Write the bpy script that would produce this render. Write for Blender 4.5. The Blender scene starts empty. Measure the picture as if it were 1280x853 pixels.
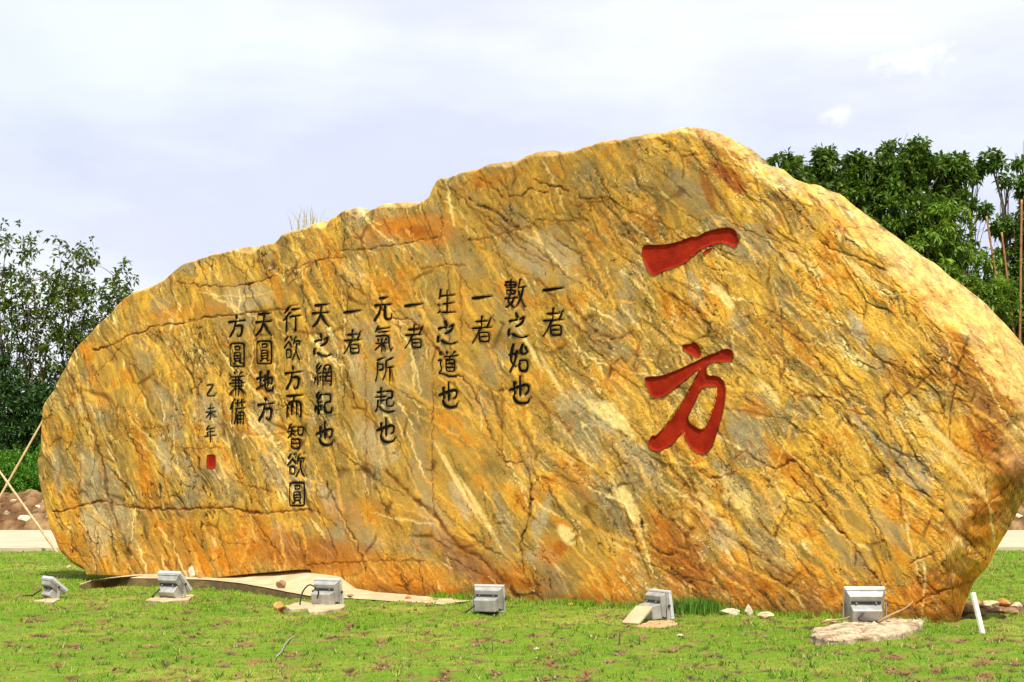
import bpy, math, random
import numpy as np
from mathutils import Vector, Matrix
from mathutils.geometry import delaunay_2d_cdt

# ---------------------------------------------------------------- camera, world, sun, exposure
scene = bpy.context.scene
col = scene.collection
CAM_H, FPX, HOR = 1.6, 2000.0, 600.0
PITCH = math.atan((HOR - 426.5) / FPX)
cam_d = bpy.data.cameras.new("camera")
cam_d.sensor_width = 36.0
cam_d.lens = FPX / 1280.0 * 36.0
cam_d.clip_end = 8000.0
cam = bpy.data.objects.new("camera", cam_d)
cam.location = (0, 0, CAM_H)
cam.rotation_euler = (math.radians(90) + PITCH, 0, 0)
col.objects.link(cam)
scene.camera = cam

SUN_EL, SUN_AZ = math.radians(60), math.atan2(0.22, -0.97)     # azimuth measured from +Y towards +X
world = bpy.data.worlds.new("World")
scene.world = world
world.use_nodes = True
wn, wl = world.node_tree.nodes, world.node_tree.links
wn.clear()
wo = wn.new('ShaderNodeOutputWorld')
bg = wn.new('ShaderNodeBackground'); bg.inputs['Strength'].default_value = 0.1
sky = wn.new('ShaderNodeTexSky'); sky.sky_type = 'NISHITA'; sky.sun_disc = False
sky.sun_elevation = SUN_EL; sky.sun_rotation = SUN_AZ
sky.air_density = 1.2; sky.dust_density = 2.0
tc = wn.new('ShaderNodeTexCoord')
mp = wn.new('ShaderNodeMapping'); mp.inputs['Scale'].default_value = (1.0, 1.0, 3.2); mp.inputs['Location'].default_value = (-.62, 0.3, .15)
n1 = wn.new('ShaderNodeTexNoise'); n1.inputs['Scale'].default_value = 2.3; n1.inputs['Detail'].default_value = 7; n1.inputs['Roughness'].default_value = 0.55
r1 = wn.new('ShaderNodeValToRGB')
r1.color_ramp.elements[0].position = 0.42; r1.color_ramp.elements[0].color = (6.5, 6.7, 8.3, 1)
r1.color_ramp.elements[1].position = 0.60; r1.color_ramp.elements[1].color = (8.1, 8.45, 8.4, 1)
mp2 = wn.new('ShaderNodeMapping'); mp2.inputs['Scale'].default_value = (1.0, 1.0, 2.0); mp2.inputs['Location'].default_value = (3.1, 1.7, 0.4)
n2 = wn.new('ShaderNodeTexNoise'); n2.inputs['Scale'].default_value = 1.7; n2.inputs['Detail'].default_value = 5
r2 = wn.new('ShaderNodeValToRGB')
r2.color_ramp.elements[0].position = 0.44; r2.color_ramp.elements[0].color = (0.97, 0.97, 0.97, 1)
r2.color_ramp.elements[1].position = 0.62; r2.color_ramp.elements[1].color = (0.72, 0.72, 0.72, 1)
mx = wn.new('ShaderNodeMixRGB')
def puff(prev, d, rad, seed):
    # a small white fair-weather cloud in direction d
    vm = wn.new('ShaderNodeVectorMath'); vm.operation = 'SUBTRACT'; vm.inputs[1].default_value = d
    wl.new(tc.outputs['Generated'], vm.inputs[0])
    ml = wn.new('ShaderNodeVectorMath'); ml.operation = 'MULTIPLY'; ml.inputs[1].default_value = (1, 1, 1.7); wl.new(vm.outputs[0], ml.inputs[0])
    le = wn.new('ShaderNodeVectorMath'); le.operation = 'LENGTH'; wl.new(ml.outputs[0], le.inputs[0])
    nz = wn.new('ShaderNodeTexNoise'); nz.inputs['Scale'].default_value = 38; nz.inputs['Detail'].default_value = 6; nz.inputs['Roughness'].default_value = .62; wl.new(tc.outputs['Generated'], nz.inputs['Vector'])
    ma = wn.new('ShaderNodeMath'); ma.operation = 'MULTIPLY_ADD'; ma.inputs[1].default_value = -rad * 3.2; wl.new(nz.outputs['Fac'], ma.inputs[0]); wl.new(le.outputs['Value'], ma.inputs[2])
    mr = wn.new('ShaderNodeMapRange'); mr.inputs['From Min'].default_value = -rad * .55; mr.inputs['From Max'].default_value = -rad * 1.3; mr.inputs['To Min'].default_value = 0; mr.inputs['To Max'].default_value = .55
    wl.new(ma.outputs[0], mr.inputs[0])
    m_ = wn.new('ShaderNodeMixRGB'); m_.inputs[2].default_value = (10.4, 10.2, 10.0, 1); wl.new(mr.outputs[0], m_.inputs[0]); wl.new(prev, m_.inputs[1]); return m_.outputs[0]
def pdir(px, py):
    cp_, sp_ = math.cos(PITCH), math.sin(PITCH); dx_, dy_ = (px - 640) / FPX, (426.5 - py) / FPX
    return tuple(Vector((dx_, cp_ - dy_ * sp_, sp_ + dy_ * cp_)).normalized())
cl_ = puff(r1.outputs[0], pdir(1142, 78), .022, 0)
cl_ = puff(cl_, pdir(1046, 143), .013, 0)
for a, b in ((tc.outputs['Generated'], mp.inputs[0]), (mp.outputs[0], n1.inputs['Vector']), (n1.outputs['Fac'], r1.inputs[0]),
             (tc.outputs['Generated'], mp2.inputs[0]), (mp2.outputs[0], n2.inputs['Vector']), (n2.outputs['Fac'], r2.inputs[0]),
             (r2.outputs[0], mx.inputs[0]), (sky.outputs[0], mx.inputs[1]), (cl_, mx.inputs[2]),
             (mx.outputs[0], bg.inputs[0]), (bg.outputs[0], wo.inputs[0])):
    wl.new(a, b)

sun_d = bpy.data.lights.new("sun", 'SUN')
sun_d.energy = 4.6; sun_d.angle = math.radians(0.6); sun_d.color = (1.0, 0.95, 0.86)
sun = bpy.data.objects.new("sun", sun_d)
to_sun = Vector((math.sin(SUN_AZ) * math.cos(SUN_EL), math.cos(SUN_AZ) * math.cos(SUN_EL), math.sin(SUN_EL)))
sun.rotation_euler = to_sun.to_track_quat('Z', 'Y').to_euler()
sun.location = (0, 0, 30)
col.objects.link(sun)
scene.view_settings.view_transform = 'Standard'
scene.view_settings.look = 'None'
scene.view_settings.exposure = 0.42
scene.view_settings.gamma = 1.0
scene.cycles.max_bounces = 6
scene.cycles.transparent_max_bounces = 6

# ---------------------------------------------------------------- geometry of the view (used to measure the photograph)
CF = np.array([0, math.cos(PITCH), math.sin(PITCH)]); CU = np.array([0, -math.sin(PITCH), math.cos(PITCH)])
def ray(px, py):
    px = np.asarray(px, float); py = np.asarray(py, float)
    dx = (px - 640) / FPX; dy = (426.5 - py) / FPX
    return np.stack([dx, CF[1] + dy * CU[1], CF[2] + dy * CU[2]], -1)
def at(px, py, Y):
    r = ray(px, py); k = Y / r[..., 1]
    return r * k[..., None] + np.array([0, 0, CAM_H])
def gp(px, py, z=0.0):
    r = ray(px, py); k = (z - CAM_H) / r[..., 2]
    return r * k[..., None] + np.array([0, 0, CAM_H])
def project(P):
    Q = P - np.array([0, 0, CAM_H])
    zf = Q @ CF; yu = Q @ CU
    return 640 + FPX * Q[..., 0] / zf, 426.5 - FPX * yu / zf

# ---------------------------------------------------------------- noise in numpy
def _h(ix, iy, seed):
    h = (ix.astype(np.int64) * 374761393 + iy.astype(np.int64) * 668265263 + seed * 1442695041) & 0xFFFFFFFF
    h = ((h ^ (h >> 13)) * 1274126177) & 0xFFFFFFFF
    h = ((h ^ (h >> 16)) * 2246822519) & 0xFFFFFFFF
    return (h ^ (h >> 15)) & 0xFFFFFF
def rnd2(ix, iy, seed): return _h(ix, iy, seed) / float(0xFFFFFF)
def noise(x, y, seed=0):
    ix = np.floor(x); iy = np.floor(y); fx = x - ix; fy = y - iy
    u = fx * fx * fx * (fx * (fx * 6 - 15) + 10); v = fy * fy * fy * (fy * (fy * 6 - 15) + 10)
    def g(ox, oy):
        a = rnd2(ix + ox, iy + oy, seed) * 2 * np.pi
        return np.cos(a) * (fx - ox) + np.sin(a) * (fy - oy)
    n0 = g(0, 0) * (1 - u) + g(1, 0) * u; n1_ = g(0, 1) * (1 - u) + g(1, 1) * u
    return (n0 * (1 - v) + n1_ * v) * 1.5
def fbm(x, y, o=4, seed=0, gain=0.5):
    s = 0; a = 1.0; t = 0
    for k in range(o):
        s = s + a * noise(x * 2 ** k + 17.3 * k, y * 2 ** k - 9.1 * k, seed + k); t += a; a *= gain
    return s / t * 1.25
def cells(x, y, seed=0):
    ix = np.floor(x); iy = np.floor(y)
    f1 = np.full(x.shape, 9.0); f2 = np.full(x.shape, 9.0); cid = np.zeros(x.shape); dx1 = np.zeros(x.shape); dy1 = np.zeros(x.shape)
    for ox in (-1, 0, 1):
        for oy in (-1, 0, 1):
            cx = ix + ox; cy = iy + oy
            qx = cx + rnd2(cx, cy, seed) - x; qy = cy + rnd2(cx, cy, seed + 7) - y
            d = np.hypot(qx, qy); c = rnd2(cx, cy, seed + 13)
            near = d < f1
            f2 = np.where(near, f1, np.minimum(f2, d))
            cid = np.where(near, c, cid); dx1 = np.where(near, qx, dx1); dy1 = np.where(near, qy, dy1)
            f1 = np.where(near, d, f1)
    return f1, f2 - f1, cid, dx1, dy1
def ss(a, b, x):
    t = np.clip((x - a) / (b - a), 0, 1); return t * t * (3 - 2 * t)
def lerp(a, b, t): return a + (b - a) * t
def cmix(C, c, t):
    t = np.clip(t, 0, 1)[..., None]; return C * (1 - t) + np.asarray(c, float) * t
def srgb(r, g, b):
    f = lambda c: ((c / 255 + 0.055) / 1.055) ** 2.4 if c > 10 else c / 255 / 12.92
    return np.array([f(r), f(g), f(b)])
def poly_dist(X, Y, pts, pad=None):
    """distance to a polyline; with pad only points inside the padded box are measured"""
    pts = np.asarray(pts, float)
    D = np.full(X.shape, 1e3)
    if pad is not None:
        m = (X > pts[:, 0].min() - pad) & (X < pts[:, 0].max() + pad) & (Y > pts[:, 1].min() - pad) & (Y < pts[:, 1].max() + pad)
        x = X[m]; y = Y[m]
    else:
        x = X.ravel(); y = Y.ravel()
    d = np.full(x.shape, 1e6)
    for (ax, ay), (bx, by) in zip(pts[:-1], pts[1:]):
        ex, ey = bx - ax, by - ay; L = ex * ex + ey * ey + 1e-12
        t = np.clip(((x - ax) * ex + (y - ay) * ey) / L, 0, 1)
        d = np.minimum(d, (x - ax - t * ex) ** 2 + (y - ay - t * ey) ** 2)
    d = np.sqrt(d)
    if pad is not None: D[m] = d
    else: D = d.reshape(X.shape)
    return D
def inside(x, y, poly):
    poly = np.asarray(poly); c = np.zeros(np.shape(x), bool)
    for (ax, ay), (bx, by) in zip(poly, np.roll(poly, -1, 0)):
        cond = ((ay > y) != (by > y)) & (x < (bx - ax) * (y - ay) / (by - ay + 1e-12) + ax)
        c ^= cond
    return c

# ---------------------------------------------------------------- object helpers
def npmesh(name, V, F, mat, smooth=True, colors=None, attr=None):
    V = np.asarray(V, np.float32).reshape(-1, 3); F = np.asarray(F, np.int32)
    me = bpy.data.meshes.new(name)
    me.vertices.add(len(V)); me.vertices.foreach_set('co', V.ravel())
    n, k = F.shape
    me.loops.add(n * k); me.loops.foreach_set('vertex_index', F.ravel())
    me.polygons.add(n)
    me.polygons.foreach_set('loop_start', np.arange(0, n * k, k, dtype=np.int32))
    if smooth: me.polygons.foreach_set('use_smooth', np.ones(n, bool))
    me.update(calc_edges=True)
    if colors is not None:
        a = me.color_attributes.new('Col', 'FLOAT_COLOR', 'POINT')
        C4 = np.ones((len(V), 4), np.float32); C4[:, :3] = np.clip(colors, 0, 1)
        a.data.foreach_set('color', C4.ravel())
    if attr is not None:
        for k_, v_ in attr.items():
            a = me.attributes.new(k_, 'FLOAT', 'POINT'); a.data.foreach_set('value', np.asarray(v_, np.float32))
    if mat: me.materials.append(mat)
    me.validate()
    return me
def tag(o, label=None, cat=None, group=None, kind=None):
    if label: o['label'] = label
    if cat: o['category'] = cat
    if group: o['group'] = group
    if kind: o['kind'] = kind
    return o
def link(name, me, parent=None, loc=(0, 0, 0)):
    o = bpy.data.objects.new(name, me); col.objects.link(o); o.location = loc
    if parent is not None: o.parent = parent
    return o
def empty(name, loc, rz=0.0):
    o = bpy.data.objects.new(name, None); o.empty_display_size = 0.2
    col.objects.link(o); o.location = loc; o.rotation_euler = (0, 0, rz); return o
class MB:
    """collects boxes, prisms, tubes into one mesh"""
    def __init__(s): s.v = []; s.f = []
    def add(s, vs, fs):
        b = len(s.v); s.v += [tuple(map(float, p)) for p in vs]; s.f += [[b + i for i in f] for f in fs]
    def box(s, c, d, M=None, taper=(1, 1)):
        x, y, z = d[0] / 2, d[1] / 2, d[2] / 2; tx, tz = taper      # taper shrinks the -y end in x and z
        vs = []
        for sy in (-1, 1):
            kx, kz = (tx, tz) if sy < 0 else (1, 1)
            for sx, sz in ((-1, -1), (1, -1), (1, 1), (-1, 1)):
                vs.append(Vector((c[0] + sx * x * kx, c[1] + sy * y, c[2] + sz * z * kz)))
        if M is not None: vs = [M @ v for v in vs]
        s.add(vs, [(0, 1, 2, 3), (7, 6, 5, 4), (0, 4, 5, 1), (1, 5, 6, 2), (2, 6, 7, 3), (3, 7, 4, 0)])
    def tube(s, pts, rad, n=8, M=None):
        pts = [Vector(p) for p in pts]
        if not hasattr(rad, '__len__'): rad = [rad] * len(pts)
        b = len(s.v); prev = None
        for i, p in enumerate(pts):
            t = (pts[min(i + 1, len(pts) - 1)] - pts[max(i - 1, 0)]).normalized()
            if prev is None:
                u = t.orthogonal().normalized()
            else:
                u = (prev - t * prev.dot(t)).normalized()
            prev = u; w = t.cross(u)
            for k in range(n):
                a = 2 * math.pi * k / n; q = p + (u * math.cos(a) + w * math.sin(a)) * rad[i]
                if M is not None: q = M @ q
                s.v.append(tuple(q))
        for i in range(len(pts) - 1):
            for k in range(n):
                s.f.append([b + i * n + k, b + i * n + (k + 1) % n, b + (i + 1) * n + (k + 1) % n, b + (i + 1) * n + k])
        s.f.append([b + k for k in range(n)][::-1]); s.f.append([b + (len(pts) - 1) * n + k for k in range(n)])
    def build(s, name, mat, parent=None, loc=(0, 0, 0), bevel=0.0, smooth=False):
        me = bpy.data.meshes.new(name); me.from_pydata(s.v, [], s.f); me.materials.append(mat)
        if smooth: me.polygons.foreach_set('use_smooth', [True] * len(me.polygons))
        o = link(name, me, parent, loc)
        if bevel:
            m = o.modifiers.new('bevel', 'BEVEL'); m.width = bevel; m.segments = 2; m.limit_method = 'ANGLE'
        return o

# ---------------------------------------------------------------- materials
def mat_base(name):
    m = bpy.data.materials.new(name); m.use_nodes = True
    nt = m.node_tree; b = nt.nodes['Principled BSDF']; return m, nt.nodes, nt.links, b
def noise_node(N, L, scale, detail=4, vec=None, rough=0.55):
    n = N.new('ShaderNodeTexNoise'); n.inputs['Scale'].default_value = scale; n.inputs['Detail'].default_value = detail; n.inputs['Roughness'].default_value = rough
    if vec is not None: L.new(vec, n.inputs['Vector'])
    return n
def simple_mat(name, c1, c2, scale=20, rough=0.6, metal=0.0, bump=0.0, bscale=None, spec=0.5):
    m, N, L, b = mat_base(name)
    tc = N.new('ShaderNodeTexCoord'); n = noise_node(N, L, scale, 5, tc.outputs['Object'])
    r = N.new('ShaderNodeValToRGB'); r.color_ramp.elements[0].position = .32; r.color_ramp.elements[1].position = .68
    r.color_ramp.elements[0].color = (*c1, 1); r.color_ramp.elements[1].color = (*c2, 1)
    L.new(n.outputs['Fac'], r.inputs[0]); L.new(r.outputs[0], b.inputs['Base Color'])
    b.inputs['Roughness'].default_value = rough; b.inputs['Metallic'].default_value = metal
    b.inputs['Specular IOR Level'].default_value = spec
    if bump:
        n2 = noise_node(N, L, bscale or scale * 3, 6, tc.outputs['Object'])
        bp = N.new('ShaderNodeBump'); bp.inputs['Strength'].default_value = bump; bp.inputs['Distance'].default_value = 0.02
        L.new(n2.outputs['Fac'], bp.inputs['Height']); L.new(bp.outputs[0], b.inputs['Normal'])
    return m
def attr_mat(name, rough=0.7, vary=(0.8, 1.2), vscale=60, bump=0.0, bscale=80, bdist=0.01, spec=0.3, transl=0.0):
    m, N, L, b = mat_base(name)
    at_ = N.new('ShaderNodeVertexColor'); at_.layer_name = 'Col'
    tc = N.new('ShaderNodeTexCoord'); n = noise_node(N, L, vscale, 5, tc.outputs['Object'], 0.65)
    mr = N.new('ShaderNodeMapRange'); mr.inputs['From Min'].default_value = .3; mr.inputs['From Max'].default_value = .7
    mr.inputs['To Min'].default_value = vary[0]; mr.inputs['To Max'].default_value = vary[1]
    L.new(n.outputs['Fac'], mr.inputs[0])
    mu = N.new('ShaderNodeVectorMath'); mu.operation = 'SCALE'
    L.new(at_.outputs['Color'], mu.inputs[0]); L.new(mr.outputs[0], mu.inputs['Scale'])
    L.new(mu.outputs[0], b.inputs['Base Color'])
    b.inputs['Roughness'].default_value = rough; b.inputs['Specular IOR Level'].default_value = spec
    if bump:
        n2 = noise_node(N, L, bscale, 6, tc.outputs['Object'], 0.6)
        bp = N.new('ShaderNodeBump'); bp.inputs['Strength'].default_value = bump; bp.inputs['Distance'].default_value = bdist
        L.new(n2.outputs['Fac'], bp.inputs['Height']); L.new(bp.outputs[0], b.inputs['Normal'])
    if transl:
        t = N.new('ShaderNodeBsdfTranslucent'); ms = N.new('ShaderNodeMixShader'); ms.inputs[0].default_value = transl
        L.new(mu.outputs[0], t.inputs[0]); out = N['Material Output']
        L.new(b.outputs[0], ms.inputs[1]); L.new(t.outputs[0], ms.inputs[2]); L.new(ms.outputs[0], out.inputs[0])
    return m
M_rock = attr_mat('rock_stone', 0.65, (0.80, 1.22), 45, 0.35, 70, 0.014, 0.16)
M_leaf = attr_mat('leaf', 0.5, (0.85, 1.15), 3, spec=0.28, transl=0.3)
M_blade = attr_mat('grass_blade', 0.6, (0.9, 1.1), 3, spec=0.25, transl=0.25)
M_ground = attr_mat('ground_soil_and_turf', 0.95, (0.75, 1.25), 14, 0.5, 40, 0.02, 0.1)
M_soil = attr_mat('dug_soil', 0.95, (0.7, 1.3), 9, 0.6, 25, 0.03, 0.1)
M_bark = simple_mat('bark', (0.05, 0.035, 0.022), (0.13, 0.095, 0.06), 12, 0.9, bump=0.5)
M_bamboo = simple_mat('bamboo', (0.42, 0.25, 0.10), (0.62, 0.42, 0.19), 8, 0.5)
M_orange_bamboo = simple_mat('reddish_bamboo', (0.20, 0.08, 0.02), (0.36, 0.17, 0.05), 8, 0.5)
M_black = simple_mat('black_paint', (0.003, 0.003, 0.003), (0.010, 0.010, 0.008), 30, 0.85, bump=0.1, spec=0.05)
M_red = simple_mat('red_paint', (0.21, 0.008, 0.0012), (0.33, 0.019, 0.0015), 7, 0.75, bump=0.35, bscale=45, spec=0.12)
M_conc = simple_mat('pale_concrete', (0.38, 0.28, 0.14), (0.55, 0.43, 0.25), 3.5, 0.9, bump=0.35, bscale=30)
M_concside = simple_mat('brown_concrete', (0.09, 0.055, 0.018), (0.20, 0.13, 0.045), 6, 0.95, bump=0.6, bscale=25)  # footing edge, darker and browner than its top
M_alu = simple_mat('grey_cast_metal', (0.27, 0.26, 0.23), (0.44, 0.425, 0.38), 9, 0.45, 0.2, 0.08, 60)
M_alul = simple_mat('pale_cast_metal', (0.48, 0.48, 0.47), (0.66, 0.66, 0.65), 9, 0.4, 0.2, 0.05, 60)
M_dark = simple_mat('dark_rubber', (0.012, 0.012, 0.012), (0.035, 0.033, 0.03), 30, 0.6)
M_screw = simple_mat('steel_screw', (0.35, 0.35, 0.34), (0.5, 0.5, 0.48), 50, 0.35, 0.8)
M_wht = simple_mat('white_painted_wood', (0.62, 0.58, 0.46), (0.8, 0.77, 0.66), 15, 0.7)
M_twig = simple_mat('dry_twig', (0.07, 0.045, 0.025), (0.16, 0.10, 0.05), 30, 0.9)
M_branch = simple_mat('dry_branch', (0.26, 0.14, 0.05), (0.42, 0.25, 0.10), 20, 0.85)
M_wire = simple_mat('grey_wire', (0.25, 0.25, 0.27), (0.42, 0.42, 0.44), 30, 0.5)
m, N, L, b = mat_base('lamp_glass'); b.inputs['Base Color'].default_value = (0.75, 0.8, 0.8, 1); b.inputs['Roughness'].default_value = 0.08
b.inputs['Transmission Weight'].default_value = 0.6; M_glass = m

# ================================================================ THE GROUND
# rock frame: s runs along the face, n points out of the face to the viewer
P0 = np.array([-2.16, 22.7]); DS = np.array([0.838, -0.5457]); NN = np.array([-0.5457, -0.838])
FACE = 0.40                                     # the face stands this far in front of the rim's plane
def rock_sz(px, py, off):
    """point on the plane 'off' metres in front of the rim plane, seen at a pixel -> (s, z)"""
    r = ray(px, py); o = P0 + NN * (off - FACE)
    k = (o @ NN) / (r[..., :2] @ NN)
    X = r * k[..., None]; X[..., 2] += CAM_H
    return (X[..., :2] - P0) @ DS, X[..., 2]
def rock_xyz(s, z, off):
    xy = P0 + s[..., None] * DS + (off - FACE)[..., None] * NN
    return np.concatenate([xy, z[..., None]], -1)

SLAB_TOP_PX = [(100, 730), (112, 726), (135, 722.5), (170, 722), (215, 722.5), (262, 724), (300, 728), (335, 734), (365, 740), (385, 743.5), (420, 746), (470, 749), (530, 753), (560, 755)]
slab_front = gp(*np.array(SLAB_TOP_PX, float).T, 0.0)       # foot line corrected below
SLAB_H = lambda px: np.interp(px, [95, 110, 300, 365, 400, 520, 560], [0.03, 0.13, 0.13, 0.08, 0.035, 0.012, 0.0])
sl_px = np.array(SLAB_TOP_PX, float)
slab_edge = np.array([gp(x, y, float(SLAB_H(x))) for x, y in sl_px])
LEFT_S = float(rock_sz(np.array([118.]), np.array([716.]), FACE)[0][0])
def slab_mask(x, y):
    d = (np.stack([x, y], -1) - P0) @ DS
    back = P0 + NN * (-1.8)
    poly = list(map(tuple, slab_edge[:, :2])) + [tuple(P0 + DS * 2.0 - NN * 1.0), tuple(P0 + DS * (LEFT_S + .2) - NN * .6)]
    return inside(x, y, poly)

def rot(x, y, a): return x * math.cos(a) + y * math.sin(a), -x * math.sin(a) + y * math.cos(a)
def bare_field(x, y):
    wx = x + 0.09 * fbm(x / 0.5, y / 0.5, 3, 71); wy = y + 0.09 * fbm(x / 0.5, y / 0.5, 3, 83)
    a, c = rot(wx, wy, 0.62)
    row = np.floor(c / 0.62); aa = a + 0.41 * (row % 2)
    ds1 = np.abs((c / 0.62) - np.round(c / 0.62)) * 0.62
    ds2 = np.abs((aa / 0.95) - np.round(aa / 0.95)) * 0.95
    seam = np.maximum(1 - ds1 / 0.075, 1 - ds2 / 0.075)
    gate = ss(-0.34, -0.02, fbm(x / 0.45 + 5, y / 0.6, 3, 91))
    spots = ss(0.17, 0.31, fbm(x / 0.24, y / 0.50, 3, 101) + 0.15 * fbm(x / 2.5, y / 2.5, 2, 5))
    return np.clip(np.maximum(np.clip(seam, 0, 1) * gate * 1.5, spots), 0, 1)
def ground_z(x, y):
    near = np.clip(1 - np.abs(y - 20) / 40, 0, 1) * (np.abs(x) < 40)
    return near * (0.018 * fbm(x / 0.8, y / 0.8, 3, 33) + 0.008 * noise(x / 0.16, y / 0.16, 34)) 

def far(a, n, q): return [a * q ** k for k in range(1, n + 1)]
gx = np.concatenate([-14 - np.array(far(1.5, 14, 1.75))[::-1], np.linspace(-14, 12, 460), 12 + np.array(far(1.5, 14, 1.75))])
gyn = 7.0 * (37.0 / 7.0) ** np.linspace(0, 1, 420)
gy = np.concatenate([[-60, -30, -12, -3, 3], gyn, 37 + np.array(far(1.5, 14, 1.75))])
GX, GY = np.meshgrid(gx, gy)
bare = np.where((GY > 6) & (GY < 38) & (np.abs(GX) < 16), bare_field(GX, GY), 0.0)
GZ = ground_z(GX, GY) - 0.03 * bare
# a damp soil patch behind the boulder's right foot
pc = gp(1240, 758)
soilp = ss(1.0, 0.5, np.hypot((GX - pc[0]) / 1.0, (GY - pc[1]) / 1.3) + 0.25 * fbm(GX / 0.4, GY / 0.4, 3, 9))
bare = np.maximum(bare, soilp)
low = fbm(GX / 1.6, GY / 1.6, 4, 41)
GC = cmix(np.broadcast_to(np.array([0.12, 0.20, 0.015]), GX.shape + (3,)), (0.24, 0.25, 0.04), ss(-0.2, 0.7, low))
GC = cmix(GC, (0.20, 0.11, 0.045), bare * 0.95)
GC = cmix(GC, (0.05, 0.03, 0.018), ss(0.5, 0.9, bare) * ss(-0.05, 0.3, noise(GX / 0.14, GY / 0.25, 3)))
nr, nc = GX.shape
def grid_faces(nr, nc, base=0):
    i = np.arange(nr - 1)[:, None] * nc + np.arange(nc - 1)[None, :] + base
    return np.stack([i, i + 1, i + nc + 1, i + nc], -1).reshape(-1, 4)
g = link('ground', npmesh('ground', np.stack([GX, GY, GZ], -1), grid_faces(nr, nc), M_ground, True, GC.reshape(-1, 3)))
tag(g, kind='structure')

# grass blades of the laid turf
rng = np.random.default_rng(5)
def make_blades(n, ylo, yhi, hgt, wid, xpad, density_pow=1.0):
    # sample so that the density falls off with distance
    u = rng.random(n); y = 1 / (1 / ylo + (1 / yhi - 1 / ylo) * u)
    half = y * 0.335 + xpad
    x = (rng.random(n) * 2 - 1) * half
    b = bare_field(x, y)
    dens = 1 - 0.98 * ss(0.03, 0.3, b)
    thin = ss(-0.75, -0.1, fbm(x / 0.9, y / 0.9, 3, 201))
    keep = rng.random(n) < dens * (0.45 + 0.55 * thin)
    q = np.stack([x, y], -1) - P0; s = q @ DS; nn = q @ NN
    inrock = (nn < 0.0) & (nn > -2.6) & (s > LEFT_S) & (s < 8.6)
    keep &= ~inrock & ~slab_mask(x, y) & (np.hypot((x - pc[0]) / 0.9, (y - pc[1]) / 1.2) > 0.75)
    return x[keep], y[keep]
xs, ys = [], []
for args in ((330000, 10.5, 26, 0, 0, 0.4), (70000, 26, 37, 0, 0, 0.4)):
    a_, b_ = make_blades(*args); xs.append(a_); ys.append(b_)
nf = 16000; sf = rng.uniform(1.2, 8.2, nf); of = np.abs(rng.normal(size=nf)) * .07 + .0; cl = fbm(sf / .35, sf * 0, 3, 77) + .25
kf = (rng.random(nf) < np.clip(cl * 1.6, .05, 1)); foot_xy = P0 + sf[kf, None] * DS + of[kf, None] * NN
xs.append(foot_xy[:, 0]); ys.append(foot_xy[:, 1]); n_foot = int(kf.sum())
bx = np.concatenate(xs); by = np.concatenate(ys); nb = len(bx)
bz = ground_z(bx, by) - 0.012
hh = (0.016 + 0.020 * rng.random(nb)) * (1 + 0.35 * fbm(bx / 1.2, by / 1.2, 2, 55)) * np.clip(by / 17, 0.8, 1.6)
hh[-n_foot:] *= 1.6 + 1.2 * rng.random(n_foot)
ww = (0.005 + 0.004 * rng.random(nb)) * np.clip(by / 15, 0.9, 2.2)
an = rng.random(nb) * 2 * np.pi; ln = 0.7 * hh * rng.random(nb); la = rng.random(nb) * 2 * np.pi
dx = np.cos(an) * ww; dy = np.sin(an) * ww
BV = np.stack([np.stack([bx - dx, by - dy, bz], -1), np.stack([bx + dx, by + dy, bz], -1),
               np.stack([bx + ln * np.cos(la), by + ln * np.sin(la), bz + hh], -1)], 1)
lowb = fbm(bx / 1.1, by / 1.1, 4, 61); r_ = rng.random(nb)
BC = cmix(np.broadcast_to(np.array([0.165, 0.325, 0.012]), (nb, 3)), (0.27, 0.40, 0.025), ss(-0.3, 0.6, lowb) * 0.7 + 0.3 * r_)
BC = cmix(BC, (0.06, 0.18, 0.008), ss(0.1, 0.7, fbm(bx / 0.7, by / 1.2, 3, 67)) * 0.8)
BC = cmix(BC, (0.45, 0.33, 0.13), (rng.random(nb) < 0.06 + .20 * ss(.1, .5, fbm(bx / .8, by / .9, 3, 68))) * 0.9)
BC3 = np.repeat(BC, 3, 0)
gb = link('turf_grass', npmesh('turf_grass', BV.reshape(-1, 3), np.arange(nb * 3).reshape(-1, 3), M_blade, False, BC3))
tag(gb, 'short bright green turf with brown seams covering the lawn', 'grass', kind='stuff')

nt_ = 90000; yt = 1 / (1 / 10.5 + (1 / 24. - 1 / 10.5) * rng.random(nt_)); xt = (rng.random(nt_) * 2 - 1) * yt * .335; bt = bare_field(xt, yt)
kt = (bt > .45) & (rng.random(nt_) < .55) & ~slab_mask(xt, yt); q_ = (np.stack([xt, yt], -1) - P0) @ NN; kt &= (q_ > .1)
xt, yt = xt[kt][:9000], yt[kt][:9000]; zt_ = ground_z(xt, yt) - .03 * bt[kt][:9000]; n_ = len(xt)
sz_ = (.006 + .018 * rng.random(n_) ** 2.5) * np.clip(yt / 13, .8, 1.6); tet = np.array([[1, 0, -.3], [-.6, .9, -.3], [-.6, -.9, -.3], [0, 0, .9]])
an_ = rng.random(n_) * 6.28; ca, sa = np.cos(an_), np.sin(an_)
TV = tet[None] * sz_[:, None, None] * (0.7 + .6 * rng.random((n_, 4, 3))); TV = np.stack([TV[..., 0] * ca[:, None] - TV[..., 1] * sa[:, None], TV[..., 0] * sa[:, None] + TV[..., 1] * ca[:, None], TV[..., 2]], -1) + np.stack([xt, yt, zt_ + .004], -1)[:, None]
TF = (np.arange(n_)[:, None, None] * 4 + np.array([[0, 1, 3], [1, 2, 3], [2, 0, 3], [0, 2, 1]])[None]).reshape(-1, 3)
TC = np.repeat(cmix(np.broadcast_to(np.array([.10, .055, .025]), (n_, 3)), (.42, .30, .16), rng.random(n_) ** 3), 4, 0)
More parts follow.
